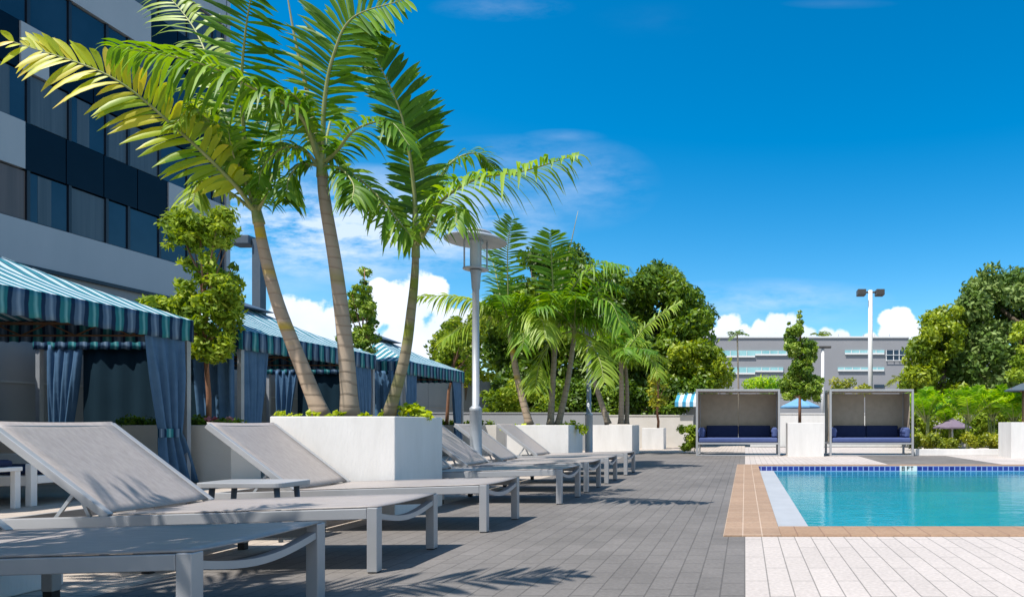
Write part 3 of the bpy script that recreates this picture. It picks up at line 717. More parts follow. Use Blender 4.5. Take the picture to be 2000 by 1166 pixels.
def cabana(y0, y1, label, near_curtain, far_curtain, furn=False, seed=0):
    ym = (y0+y1)/2; xm = (XF+XB)/2; az = 2.93
    t = thing('cabana', label, 'cabana', (xm, ym, 0), 'striped canopy cabanas along the fence')
    b = MB(); e = [(XF,y0,EZ),(XF,y1,EZ),(XB,y1,EZ),(XB,y0,EZ)]
    # pyramid roof, gently sagging between eave and peak; stripes run up every slope
    nS = 9
    for k in range(4):
        A = Vector(e[k]); B_ = Vector(e[(k+1)%4]); Ap = Vector((xm,ym,az)); vs = []; uv = []; nU = 12
        ln = (B_-A).length
        for j in range(nS):
            s = j/(nS-1)*0.9
            for i in range(nU+1):
                u = i/nU; q = A.lerp(B_, u); p = q.lerp(Ap, s)
                p.z -= 0.055*math.sin(math.pi*min(1,s/0.9))*(1-0.5*abs(2*u-1)) + 0.012*math.sin(u*17+s*5)*math.sin(math.pi*s)
                al = (u-0.5)*ln*(1-s)      # distance along the eave direction keeps the stripes parallel
                vs.append(p); uv.append((al+50+A.y*0.3, s))
        fs = [(j*(nU+1)+i, j*(nU+1)+i+1, (j+1)*(nU+1)+i+1, (j+1)*(nU+1)+i) for j in range(nS-1) for i in range(nU)]
        b.add(vs, fs, 0, uv)
    rf = b.build('roof', M['roofcloth'], t, smooth=False); md = rf.modifiers.new('thick','SOLIDIFY'); md.thickness = 0.006; md.offset = -1
    c = 0.43; b = MB(); b.box(xm-c, xm+c, ym-c, ym+c, 2.80, 2.815)
    b.add([(xm-c,ym-c,2.816),(xm+c,ym-c,2.816),(xm+c,ym+c,2.816),(xm-c,ym+c,2.816),(xm,ym,2.99)], [(0,1,4),(1,2,4),(2,3,4),(3,0,4)])
    b.build('vent_cap', M['greymetal'], t)
    for k in range(4): valance(t, Vector(e[k]) + Vector((0,0,-0.002)), e[(k+1)%4], EZ-0.002, EZ-0.285)
    for px_, py_ in ((XF-0.05,y0+0.05),(XF-0.05,y1-0.05),(XB+0.05,y1-0.05),(XB+0.05,y0+0.05)):
        b = MB(); b.box(px_-0.03,px_+0.03,py_-0.03,py_+0.03,0,EZ-0.03); b.build('post', M['steel'], t)
    b = MB(); z = EZ-0.045
    for a, c_ in (((XF-0.05,y0+0.08),(XF-0.05,y1-0.08)),((XB+0.05,y0+0.08),(XB+0.05,y1-0.08)),((XF-0.08,y0+0.05),(XB+0.08,y0+0.05)),((XF-0.08,y1-0.05),(XB+0.08,y1-0.05))):
        b.bar((*a,z),(*c_,z),0.035,0.035); b.bar((*a,z-0.16),(*c_,z-0.16),0.022,0.022)
        for k in range(8):
            f0 = k/8; f1 = (k+1)/8; za, zb = (z,z-0.16) if k%2 else (z-0.16,z)
            b.bar((a[0]+(c_[0]-a[0])*f0, a[1]+(c_[1]-a[1])*f0, za),(a[0]+(c_[0]-a[0])*f1, a[1]+(c_[1]-a[1])*f1, zb),0.016,0.016)
    b.bar((XF-0.09,y1-0.09,z),(xm+0.05,ym+0.05,2.78),0.03,0.03); b.bar((XF-0.09,y0+0.09,z),(xm+0.05,ym-0.05,2.78),0.03,0.03)
    b.bar((XB+0.09,y1-0.09,z),(xm-0.05,ym+0.05,2.78),0.03,0.03); b.bar((XB+0.09,y0+0.09,z),(xm-0.05,ym-0.05,2.78),0.03,0.03)
    b.build('truss', M['brown'], t)
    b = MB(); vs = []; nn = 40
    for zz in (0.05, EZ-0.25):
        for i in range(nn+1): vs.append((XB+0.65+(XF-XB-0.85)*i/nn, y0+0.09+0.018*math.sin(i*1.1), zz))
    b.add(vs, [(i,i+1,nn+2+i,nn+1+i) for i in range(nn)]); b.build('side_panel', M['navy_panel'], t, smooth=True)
    ztop = EZ-0.22
    if near_curtain: curtain(t, XF-0.06, y0+0.32, (0,1,0), 0.62, 0.34, 0.55, ztop, shift=-0.12, seed=seed+1); curtain(t, XF-0.42, y0-0.01, (1,0,0), 0.62, 0.40, 0.5, ztop, shift=0.1, seed=seed+7, tie=False)
    if far_curtain: curtain(t, XF-0.04, y1-0.40, (0,1,0), 0.56, 0.27, 0.52, ztop, ztie=0.70, shift=0.22, seed=seed+2)
    curtain(t, XB+0.45, y0+0.02, (1,0,0), 0.50, 0.26, 0.42, ztop, shift=-0.16, seed=seed+3)
    curtain(t, XB+0.04, y1-0.32, (0,1,0), 0.5, 0.28, 0.45, ztop, seed=seed+4)
    return t
cabana(5.27, 8.84, 'nearest striped blue cabana with a tied navy curtain, cut off by the left edge', False, True, seed=10)
cabana(9.68, 13.22, 'middle striped blue cabana with wide navy curtain behind the leaning palm trunk', True, True, seed=20)
cabana(14.36, 17.38, 'farthest and smallest striped blue cabana, beside the round lamp post', True, True, seed=30)

# outdoor sofa under the nearest cabana
t = thing('outdoor_sofa', 'white framed outdoor sofa with navy cushion in the shade of the nearest cabana', 'sofa', (-8.0, 6.9, 0))
b = MB()
for x in (-8.75, -7.05):
    for y in (6.55, 7.45): b.box(x-0.03, x+0.03, y-0.03, y+0.03, 0, 0.42 if x > -8 else 0.7)
b.box(-8.72, -7.08, 6.53, 6.57, 0.20, 0.30); b.box(-8.72, -7.08, 7.43, 7.47, 0.20, 0.34); b.box(-8.72,-7.08,7.42,7.5,0.36,0.48); b.box(-7.08,-7.02,6.58,7.42,0.22,0.30)
b.build('frame', M['white_trim'], t, bevel=0.006)
b = MB(); b.box(-8.68, -7.1, 6.6, 7.4, 0.305, 0.37); b.build('seat_cushion', M['cushion_dark'], t, bevel=0.03)
b = MB(); b.box(-8.7, -8.5, 6.6, 7.4, 0.38, 0.72); b.build('back_cushion', M['navy_panel'], t, bevel=0.04)
t = thing('armchair', 'pale metal armchair cut by the left edge under the nearest cabana', 'armchair', (-7.1, 6.2, 0))
b = MB()
for x in (-7.75, -7.02):
    for y in (5.85, 6.38): b.box(x-0.025, x+0.025, y-0.025, y+0.025, 0, 0.36)
b.box(-7.78,-6.98,5.82,6.41,0.36,0.40); b.build('frame', M['white_trim'], t, bevel=0.005)
b = MB(); b.box(-7.74,-7.02,5.86,6.37,0.402,0.47); b.build('seat_cushion', M['cushion_dark'], t, bevel=0.03)

# ------------------------------------------------------------------ planters, low walls
planter('large white planter with three leaning palms right behind the second lounger', -4.10, -3.02, 5.72, 6.62, 0.875)
planter('white planter with palm shadow stripes behind the farthest lounger', -4.13, -3.06, 11.5, 12.5, 0.80)
planter('half shaded white planter with palms just right of the slim lamp post', -4.22, -3.06, 18.0, 19.2, 0.80)
planter('small white planter holding the young croton shrub', -3.42, -2.70, 22.0, 22.7, 0.70)
planter('white planter standing between the two daybeds', 1.10, 2.02, 16.95, 17.85, 0.86)
planter('white planter cut by the right edge beyond the pool', 6.43, 7.6, 16.0, 16.83, 0.87)
planter('white palm planter behind the camera left of the front lounger', -4.12, -3.05, 0.55, 1.55, 0.86)
b = MB(); b.box(-4.7, -3.42, 2.5, 3.33, 0.0, 0.17); tag(b.build('plinth', M['planter'], None, bevel=0.008), 'low white plaster plinth on the paving under the front lounger', 'plinth')
planter('long beige planter between the nearest two cabanas, full of small flowers', -10.3, -6.97, 9.0, 9.55, 0.80, M['planter_beige'], 'beige planters between the cabanas')
planter('long beige planter between the middle and farthest cabanas', -10.3, -6.97, 13.4, 14.15, 0.80, M['planter_beige'], 'beige planters between the cabanas')
planter('long beige planter beyond the farthest cabana', -10.3, -6.6, 17.6, 18.3, 0.80, M['planter_beige'], 'beige planters between the cabanas')
def wall(name, label, x0, x1, y0, y1, h, m):
    b = MB(); b.box(x0, x1, y0, y1, 0, h); b.box(x0-0.02, x1+0.02, y0-0.02, y1+0.02, h+0.001, h+0.04)
    return tag(b.build(name, m, None, bevel=0.006), label, 'wall')
wall('garden_wall', 'low grey wall behind the palm planters on the left', -10.7, -4.35, 21.0, 21.2, 1.16, M['fence_grey'])
wall('garden_wall', 'low beige wall between the slim lamp post and the left daybed', -5.0, -1.85, 23.6, 23.8, 1.12, M['planter_beige'])
wall('garden_wall', 'low white wall behind the daybeds and the right hand palms', 0.2, 14, 24.6, 24.8, 1.2, M['planter'])
b = MB(); b.box(4.45, 7.4, 17.4, 17.55, 0, 0.17); b.box(7.45, 13, 17.4, 17.55, 0, 0.17)
tag(b.build('kerb', M['planter'], None, bevel=0.01), 'low white kerb in front of the yellow green hedge', 'kerb')

# ------------------------------------------------------------------ loungers
LW = 0.74
def lz(x): return 0.352 + 0.028*x
def make_lounger():
    t = thing('sun_lounger', 'lounger', 'sun lounger', (0,0,0), 'grey sling sun loungers in a row along the deck')
    W = LW; rw = 0.038; rh = 0.058; xe = -2.08; xh = -1.44
    for y in (rw/2, W-rw/2):
        b = MB(); b.bar((-0.056, y, lz(-0.056)-0.029), (xe, y, lz(xe)-0.029), rw, rh); b.build('side_rail', M['silver'], t, bevel=0.004)
    for y0 in (0, W-0.055):
        b = MB(); b.box(-0.055, 0.0, y0, y0+0.055, 0.006, lz(0)+0.002); lg = b.build('leg', M['silver'], t, bevel=0.004)
        b = MB(); b.box(-0.05, -0.005, y0+0.005, y0+0.05, 0.0, 0.0055); b.build('foot_cap', M['black'], lg)
    for y0 in (0.002, W-0.047):
        for x0 in (-1.26, -1.95):
            b = MB(); b.box(x0, x0+0.05, y0, y0+0.045, 0.045, lz(x0)-0.058); lg = b.build('leg', M['silver'], t, bevel=0.004)
            b = MB(); b.box(x0+0.004, x0+0.046, y0+0.004, y0+0.041, 0.0, 0.046); b.build('foot_cap', M['black'], lg)
    b = MB(); n = 12
    for k in range(n):
        f0, f1 = k/n, (k+1)/n
        g = lambda f: (-0.028, 0.055+(W-0.11)*f, lz(0)-0.050-0.045*math.sin(math.pi*f))
        b.bar(g(f0), g(f1), 0.03, 0.042, up=(1,0,0))
    b.build('stretcher', M['silver'], t)
    b = MB(); b.bar((-1.235,0.05,lz(-1.2)-0.05),(-1.235,W-0.05,lz(-1.2)-0.05),0.03,0.03); b.build('cross_bar', M['silver'], t)
    b = MB(); b.bar((xe+0.02,0.04,lz(xe)-0.029),(xe+0.02,W-0.04,lz(xe)-0.029),0.035,0.05)
    b.build('cross_bar', M['silver'], t)
    # seat sling, sagging a little
    def sling(x0, z0, x1, z1, sag, name, over):
        b = MB(); nx, ny = 14, 9; vs = []
        for i in range(nx):
            u = i/(nx-1)
            for j in range(ny):
                v = j/(ny-1); y = over + (W-2*over)*v
                s = sag*(1-(2*v-1)**2)*(0.55+0.45*math.sin(math.pi*u))
                vs.append((x0+(x1-x0)*u, y, z0+(z1-z0)*u - s + 0.004))
        b.add(vs, [(i*ny+j,i*ny+j+1,(i+1)*ny+j+1,(i+1)*ny+j) for i in range(nx-1) for j in range(ny-1)])
        o = b.build(name, M['sling'], t, smooth=True); md = o.modifiers.new('thick','SOLIDIFY'); md.thickness = 0.006; md.offset = -1
        return o
    sling(-0.004, lz(0)+0.006, xh+0.02, lz(xh)+0.006, 0.014, 'seat_sling', 0.014)
    a = R(37.5); L_ = 0.80; dx, dz = -math.cos(a), math.sin(a); zb = lz(xh)
    for y in (rw/2+0.002, W-rw/2-0.002):
        b = MB(); b.bar((xh,y,zb-0.004),(xh+dx*L_,y,zb+dz*L_),0.032,0.042); b.build('back_rail', M['silver'], t, bevel=0.004)
    b = MB(); b.bar((xh+dx*(L_-0.02),0.035,zb+dz*(L_-0.02)-0.004),(xh+dx*(L_-0.02),W-0.035,zb+dz*(L_-0.02)-0.004),0.03,0.03); b.build('top_bar', M['silver'], t)
    sling(xh+dx*0.01, zb+0.016, xh+dx*L_, zb+dz*L_+0.020, 0.012, 'back_sling', 0.016)
    for y in (0.06, W-0.06):
        p = (xh+dx*0.26, y, zb+dz*0.26-0.02)
        b = MB(); b.bar(p, (p[0]-0.13, y, lz(p[0]-0.13)-0.03), 0.010, 0.018); b.bar(p, (p[0]+0.08, y, lz(p[0])-0.03), 0.010, 0.018); b.build('strut', M['steel'], t)
    return t
lg0 = make_lounger()
spots = [(-1.93,2.31,0.0,'front lounger at the bottom left corner, flat seat dappled with palm shadow'),
         (-1.985,3.575,1.0,'big lounger with raised taupe back at the left edge, shadow curve across it'),
         (-1.92,4.925,0.5,'lounger with raised back right in front of the large white planter'),
         (-1.85,6.68,-1.0,'shaded lounger half hidden behind the right side of the large white planter'),
         (-1.86,7.86,0.5,'lounger whose shaded back leans just left of the round lamp post'),
         (-1.86,9.02,1.5,'lounger whose back rises just right of the round lamp post'),
         (-1.87,10.52,-0.5,'farthest lounger of the row, in front of the shadow striped planter')]
for i, (x, y, rz, lab) in enumerate(spots):
    if i == 0: lg0.location = (x,y,0); lg0.rotation_euler = (0,0,R(rz)); lg0['label'] = lab
    else: dup(lg0, (x,y,0), lab, R(rz))
# side table
t = thing('side_table', 'low grey side table with rounded corners between the first two raised loungers', 'side table', (-3.42, 4.64, 0))
b = MB(); pts = []; x0,x1,y0,y1,r_ = -3.72,-3.12,4.46,4.80,0.06
for cx, cy, a0 in ((x1-r_,y1-r_,0),(x0+r_,y1-r_,90),(x0+r_,y0+r_,180),(x1-r_,y0+r_,270)):
    for k in range(6): pts.append((cx+r_*math.cos(R(a0+18*k)), cy+r_*math.sin(R(a0+18*k))))
n = len(pts); b.add([(p[0],p[1],0.375) for p in pts]+[(p[0],p[1],0.41) for p in pts], [tuple(range(n-1,-1,-1)), tuple(range(n,2*n))]+[(k,(k+1)%n,n+(k+1)%n,n+k) for k in range(n)])
b.build('tabletop', M['silver'], t, bevel=0.005)
for x, y in ((-3.64,4.53),(-3.20,4.53),(-3.64,4.73),(-3.20,4.73)):
    b = MB(); b.tube([(x,y,0.374),(x+(0.03 if x>-3.4 else -0.03),y,0)], [0.018,0.014], 8); b.build('leg', M['greymetal'], t, smooth=True)

# ------------------------------------------------------------------ lamp posts
def lamp_post(label, x, y, h=3.30):
    t = thing('lamp_post', label, 'lamp post', (x,y,0), 'round headed lamp posts')
    b = MB(); b.lathe([(0.0,0.012),(0.13,0.012),(0.13,0.0),(0.13,0.03),(0.075,0.035),(0.075,0.98),(0.078,0.985),(0.078,1.02),(0.05,1.05),(0.045,1.05),(0.043,h-0.75),(0.05,h-0.74),(0.062,h-0.55),(0.075,h-0.50)], (x,y,0), 28); b.build('pole', M['steel'], t, smooth=True)
    b = MB(); b.lathe([(0.0,h-0.49),(0.16,h-0.49),(0.16,h-0.475),(0.0,h-0.47)], (x,y,0), 32); b.build('collar', M['steel'], t)
    b = MB(); b.lathe([(0.072,h-0.47),(0.072,h-0.16),(0.095,h-0.14),(0.095,h-0.10),(0,h-0.10)], (x,y,0), 24); b.build('lantern_glass', M['glass_lamp'], t, smooth=True)
    for k in range(4):
        th = R(45+90*k); b = MB(); b.tube([(x+0.15*math.cos(th),y+0.15*math.sin(th),h-0.48),(x+0.15*math.cos(th),y+0.15*math.sin(th),h-0.10)], 0.011, 8); b.build('strut', M['steel'], t)
    b = MB(); b.lathe([(0,h-0.105),(0.16,h-0.105),(0.385,h-0.12),(0.39,h-0.105),(0.30,h-0.06),(0.19,h-0.035),(0.19,h-0.02),(0.205,h-0.01),(0.185,h+0.012),(0.10,h+0.03),(0,h+0.035)], (x,y,0), 40); b.build('lamp_shade', M['steel'], t, smooth=False)
    return t
lamp_post('grey lamp post with round disc shade standing beside the farthest cabana', -3.54, 8.72, 3.33)
lamp_post('slimmer looking lamp post rising between the two palm planters', -3.13, 13.3, 3.1)
def flood(label, x, y, h, r, heads, m, hm, name='floodlight_pole'):
    t = thing(name, label, 'light pole', (x,y,0))
    b = MB(); b.tube([(x,y,0),(x,y,h)], [r*1.1,r*0.9], 12); b.build('pole', m, t, smooth=True)
    for s in heads:
        b = MB(); b.bar((x+s*r*0.9,y,h-0.1),(x+s*r*2.2,y,h-0.1),0.09,0.09)
        b.box(min(x+s*r*2.2,x+s*r*5.6),max(x+s*r*2.2,x+s*r*5.6),y-0.3,y+0.3,h-0.28,h+0.02); b.build('lamp_head', hm, t, bevel=0.02)
flood('tall white light pole with two dark lamp heads behind the right daybed', G(1700,35), 35, 7.9, 0.125, (1,-1), M['whitepole'], M['darkmetal'])
t = thing('street_lamp', 'smaller white street lamp with one flat dark head left of the tall pole', 'light pole', (G(1607,48),48,0))
b = MB(); b.tube([(G(1607,48),48,0),(G(1607,48),48,6.35)], [0.14,0.11], 10); b.build('pole', M['whitepole'], t, smooth=True)
b = MB(); b.box(G(1596,48),G(1623,48),47.8,48.2,6.36,6.5); b.build('lamp_head', M['darkmetal'], t, bevel=0.02)
t = thing('street_lamp', 'dark slate light pole with a flat arm rising above the cabanas', 'light pole', (G(506,16.3),16.3,0))
x = G(506,16.3); b = MB(); b.box(x-0.1,x+0.1,16.2,16.4,0,5.35); b.build('pole', M['greymetal'], t)
b = MB(); b.box(x-0.62,x-0.12,16.1,16.5,5.2,5.42); b.build('lamp_head', M['greymetal'], t, bevel=0.02)

# ------------------------------------------------------------------ daybeds
def make_daybed(y):
    t = thing('daybed', 'daybed', 'daybed', (0,y,0), 'covered daybeds facing the pool')
    w, d, h, p = 2.18, 1.05, 1.73, 0.055; x0, x1 = -w/2, w/2; Y = y
    b = MB()
    for xx in (x0, x1-p):
        b.box(xx,xx+p,Y,Y+p,0.0,h-p); b.box(xx,xx+p,Y+d-p,Y+d,0.0,h-p)
        b.box(xx,xx+p,Y+p,Y+d-p,0.0,0.04); b.box(xx,xx+p,Y+p,Y+d-p,0.30,0.345)
    b.box(x0,x1,Y,Y+p,h-p,h); b.box(x0,x1,Y+d-p,Y+d,h-p,h); b.box(x0,x0+p,Y+p,Y+d-p,h-p,h); b.box(x1-p,x1,Y+p,Y+d-p,h-p,h)
    b.box(x0+p,x1-p,Y,Y+0.045,0.30,0.345); b.box(x0+p,x1-p,Y+d-0.05,Y+d-0.01,0.30,0.345); b.box(x0+p,x1-p,Y+0.005,Y+0.045,0.0,0.03)
    b.build('frame', M['silver'], t, bevel=0.004)
    b = MB(); b.box(x0+p,-0.012,Y+d-0.045,Y+d-0.03,0.36,h-p-0.02); b.box(0.012,x1-p,Y+d-0.045,Y+d-0.03,0.36,h-p-0.02); b.build('back_screen', M['mesh_taupe'], t)
    for xx in (x0+0.02, x1-0.032):
        b = MB(); b.box(xx,xx+0.012,Y+0.35,Y+d-p,0.36,h-p-0.02); b.build('side_screen', M['mesh_taupe'], t)
    b = MB(); b.box(x0+p,x1-p,Y+0.2,Y+d-p,h-0.05,h-0.03); b.build('canopy', M['mesh_taupe'], t)
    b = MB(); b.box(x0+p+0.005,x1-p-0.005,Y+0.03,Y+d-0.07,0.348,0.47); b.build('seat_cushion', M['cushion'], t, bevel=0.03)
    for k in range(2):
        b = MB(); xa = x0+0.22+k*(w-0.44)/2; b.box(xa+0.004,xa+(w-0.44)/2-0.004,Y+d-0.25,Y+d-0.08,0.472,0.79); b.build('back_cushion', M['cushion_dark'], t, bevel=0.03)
    for s in (-1,1):
        b = MB(); b.tube([(s*(w/2-0.13),Y+0.16,0.635),(s*(w/2-0.13),Y+d-0.12,0.635)], 0.085, 16); o = b.build('bolster', M['cushion'], t, smooth=True, bevel=0.0); o.scale = (1,1,1)
        b = MB(); b.box(min(s*(w/2-0.06),s*(w/2-0.2)),max(s*(w/2-0.06),s*(w/2-0.2)),Y+0.14,Y+d-0.1,0.471,0.74); b.build('arm_cushion', M['cushion'], t, bevel=0.05)
    return t
d0 = make_daybed(17.15)
d0.location.x = -0.18; d0['label'] = 'left of the two silver framed daybeds with blue cushions, nearer the palms'
d1 = dup(d0, (3.28, 17.15, 0), 'right of the two silver framed daybeds with blue cushions, nearer the hedge')

# ------------------------------------------------------------------ background building, awning, umbrellas
BY = 70.0
gb = thing('office_building', 'wide grey three storey building with thin aqua window bands in the distance', 'building', (10,BY+8,0))
z_ = lambda py, Y=BY: CH + (HZ-py)*Y/F
b = MB(); b.box(G(1330,BY),G(1775,BY),BY,BY+22,0,z_(660)); b.box(G(1775,BY),G(1860,BY),BY+2.5,BY+20,0,z_(668)); b.build('wall', M['grey_building'], gb)
b = MB(); b.box(G(1328,BY),G(1776,BY),BY-0.12,BY+22.1,z_(660)+0.002,z_(657)); b.build('parapet', M['white_trim'], gb)
for (xa,ya,xb,yb) in [(1398,685,1475,697),(1475,685,1545,693.5),(1430,717.5,1475,730),(1475,717.5,1530,725.5),(1650,684,1727,691.5),(1636,717.5,1727,724)]:
    b = MB(); b.box(G(xa,BY),G(xb,BY)-0.01,BY-0.1,BY+0.1,z_(yb),z_(ya)); w_ = b.build('window', M['aqua_glass'], gb)
    b = MB(); x = xa+12
    while x < xb-4: b.box(G(x,BY),G(x+1.2,BY),BY-0.14,BY-0.102,z_(yb)+0.02,z_(ya)-0.02); x += 16
    b.box(G(xa,BY),G(xb,BY)-0.02,BY-0.16,BY-0.141,z_(yb)-0.06,z_(yb)+0.12)
    b.build('frame', M['white_trim'], w_)
b = MB(); b.box(G(1730,BY),G(1770,BY),BY-0.08,BY+0.1,z_(703),z_(684)); w_ = b.build('window', M['window'], gb)
b = MB()
for x in (1730,1744,1755,1769): b.box(G(x,BY),G(x+1.2,BY),BY-0.16,BY-0.09,z_(704),z_(684))
b.box(G(1729,BY),G(1771,BY),BY-0.2,BY-0.162,z_(694),z_(693)); b.box(G(1729,BY),G(1771,BY),BY-0.2,BY-0.162,z_(705),z_(703.6)); b.build('railing', M['white_trim'], w_)
b = MB(); b.box(G(1707,BY),G(1727,BY),BY-0.08,BY+0.1,z_(757),z_(751)); b.build('window', M['window'], gb)
b = MB()
for x in (1640,1663,1690,1712,1741): b.box(G(x,BY),G(x+0.8,BY),BY+1,BY+1.1,z_(657),z_(650))
b.box(G(1735,BY),G(1752,BY),BY+2,BY+4,z_(657),z_(653)); b.build('roof_vent', M['grey_building'], gb)

kb = thing('kiosk', 'small grey kiosk with a blue and white striped awning left of the daybeds', 'kiosk', (G(1345,24),26,0))
b = MB(); b.box(G(1331,23),-1.6,25,27,0,1.95); b.build('wall', M['fence_grey'], kb)
b = MB(); xa, xb = G(1318,23.4), -1.55; ya = 23.4
b.add([(xa,ya,1.62),(xb,ya,1.62),(xb,25.0,2.15),(xa,25.0,2.15),(xa,ya,1.45),(xb,ya,1.45)], [(0,1,2,3),(4,5,1,0)], 0, [(0,0),(xb-xa,0),(xb-xa,1),(0,1),(0,-.2),(xb-xa,-.2)])
b.build('awning', M['awning'], kb)
def umbrella(label, x, y, zr, r, h, m, polem, closed=False):
    t = thing('umbrella', label, 'umbrella', (x,y,0), None)
    b = MB(); n = 8; vs = [(x,y,zr+h)]
    for k in range(n):
        th = 2*math.pi*(k+0.5)/n; vs.append((x+r*math.cos(th), y+r*math.sin(th), zr))
    for k in range(n):
        th = 2*math.pi*(k+0.5)/n; vs.append((x+r*math.cos(th), y+r*math.sin(th), zr-h*0.16))
    b.add(vs, [(0,1+k,1+(k+1)%n) for k in range(n)]+[(1+k,9+k,9+(k+1)%n,1+(k+1)%n) for k in range(n)])
    o = b.build('canopy', m, t); md = o.modifiers.new('thick','SOLIDIFY'); md.thickness = 0.01
    b = MB(); b.tube([(x,y,0),(x,y,zr+h)], 0.03, 8); b.build('pole', polem, t, smooth=True)
    for k in range(n):
        th = 2*math.pi*(k+0.5)/n
        if k % 2 == 0:
            b = MB(); b.bar((x,y,zr-0.05),(x+r*0.9*math.cos(th),y+r*0.9*math.sin(th),zr+0.05),0.015,0.02); b.build('rib', polem, t)
    return t
umbrella('blue umbrella behind the slim tree between the daybeds', G(1562,27), 27, 0.8+36*27/F, 0.85, 0.38, M['blue_canvas'], M['whitepole'])
umbrella('small blue umbrella poking out among the bright palms right of the daybeds', G(1858,27), 27, 0.8+43*27/F, 0.5, 0.25, M['blue_canvas'], M['whitepole'])
umbrella('pale blue umbrella behind the rightmost bright palm', G(1965,27), 27, 0.8+45*27/F, 0.5, 0.2, M['blue_canvas'], M['whitepole'])
umbrella('dark umbrella on a wooden pole at the right edge of the picture', G(1998,19), 19, 0.8+68*19/F, 0.5, 0.22, M['greymetal'], M['brown'])
umbrella('low mauve umbrella behind the yellow green hedge', G(1860,22), 22, 0.8-4*22/F, 0.62, 0.30, M['mauve'], M['whitepole'])
# ------------------------------------------------------------------ trees
def inpoly(x, y, poly):
    c = False; n = len(poly)
    for i in range(n):
        x0,y0 = poly[i]; x1,y1 = poly[(i+1)%n]
        if (y0 > y) != (y1 > y) and x < (x1-x0)*(y-y0)/(y1-y0)+x0: c = not c
    return c
def poly_clumps(poly, n, rpx, Y, dY, edge=0.9):
    xs = [p[0] for p in poly]; ys = [p[1] for p in poly]; out = []; tries = 0
    while len(out) < n and tries < 8000:
        tries += 1
        x = rng.uniform(min(xs),max(xs)); y = rng.uniform(min(ys),max(ys)); r = rng.uniform(*rpx)
        if all(inpoly(x+dx*r*edge, y+dy*r*edge, poly) for dx,dy in ((1,0),(-1,0),(0,-1),(0,1))):
            yy = Y + rng.uniform(-dY,dY); p = P(x,y,yy); out.append((p.x,p.y,p.z,r*yy/F))
    return out
# big trees behind the palms
pl = [(935,840),(935,640),(955,560),(1000,495),(1075,468),(1150,476),(1205,500),(1245,545),(1280,620),(1285,840)]
tree('broad_tree','tall dark green tree behind the middle palms','tree',(G(1110,31),31,0),poly_clumps(pl,150,(24,44),31,2.5,0.7),1.0,0.27,M['dark_leaf'],M['bark'],0.38,'big trees behind the pool',limbs=14)
pl = [(1180,830),(1195,560),(1235,540),(1285,508),(1338,522),(1366,585),(1396,600),(1416,655),(1412,705),(1410,760),(1340,830)]
tree('broad_tree','round topped green tree left of the grey office building','tree',(G(1275,29),29,0),poly_clumps(pl,140,(18,36),29,2.2,0.7),1.0,0.25,M['dark_leaf'],M['bark'],0.34,'big trees behind the pool',limbs=14)
pl = [(1290,770),(1300,690),(1350,640),(1400,640),(1412,690),(1438,720),(1438,765)]
tree('broad_tree','yellow green tree at the foot of the round topped tree','tree',(G(1365,26),26,0),poly_clumps(pl,50,(14,26),26,1.2),1.0,0.2,M['olive_leaf'],M['bark'],0.2,'big trees behind the pool',limbs=8)
pl = [(825,760),(830,690),(850,640),(880,610),(930,600),(965,640),(970,760)]
tree('broad_tree','light green tree behind the farthest cabana and lamp post','tree',(G(890,26),26,0),poly_clumps(pl,30,(14,26),26,1.2),1.0,0.2,M['olive_leaf'],M['bark'],0.2,'big trees behind the pool',limbs=8)
pl = [(930,830),(940,760),(1000,730),(1060,740),(1100,790),(1100,830)]
tree('shrub','leafy green shrub over the low grey wall behind the palms','shrub',(G(1005,24),24,0),poly_clumps(pl,18,(14,22),24,0.6),1.0,0.17,M['ficus_leaf'],M['bark'],0.07,limbs=5)
pl = [(1830,800),(1815,700),(1800,640),(1822,595),(1868,552),(1898,528),(1950,500),(2000,482),(2080,470),(2190,540),(2200,800)]
tree('broad_tree','huge grey green tree filling the right edge','tree',(G(1980,34),34,0),poly_clumps(pl,120,(24,46),34,3),0.9,0.30,M['right_leaf'],M['bark'],0.45,'big trees behind the pool',limbs=14)
pl = [(1758,795),(1764,690),(1785,645),(1825,605),(1880,585),(1900,795)]
tree('broad_tree','spreading mid green tree in front of the office building corner','tree',(G(1825,31),31,0),poly_clumps(pl,64,(14,30),31,1.6,0.65),1.0,0.23,M['olive_leaf'],M['bark'],0.25,'big trees behind the pool',limbs=8)
pl = [(1972,770),(1955,700),(1968,620),(1985,575),(2020,540),(2060,640),(2060,770)]
tree('column_tree','bright leafy column tree at the far right edge','tree',(G(2005,19.5),19.5,0.5),poly_clumps(pl,26,(11,20),19.5,0.4),1.0,0.12,M['ficus_leaf'],M['red_bark'],0.05,limbs=8)
# column trees between the cabanas
cl = poly_clumps([(330,415),(440,400),(462,440),(455,500),(468,560),(478,620),(465,690),(400,705),(350,650),(320,600),(345,540),(362,490),(322,455)], 60, (7,14), 9.3, 0.25, 0.7)
for pl, n_ in (([(312,420),(330,402),(380,412),(440,398),(462,420),(455,470),(430,495),(375,490),(350,470),(325,475)],38),([(372,540),(400,515),(430,512),(462,540),(480,605),(472,650),(430,665),(355,650),(335,610),(345,570)],48),([(268,592),(290,575),(345,590),(350,625),(310,605)],9),([(360,655),(400,650),(462,655),(465,690),(420,708),(380,700)],18)):
    cl += poly_clumps(pl, n_, (11,21), 9.3, 0.28, 0.5)
for px,py,r in ((335,425,13),(330,478,11),(345,470,12),(440,425,14),(285,588,10),(305,592,12),(455,520,9),(462,600,13),(470,640,9),(445,668,12),(410,690,13),(375,690,12),(365,655,12)):
    q = P(px,py,9.3+rng.uniform(-.2,.2)); cl.append((q.x,q.y,q.z,r*9.3/F))
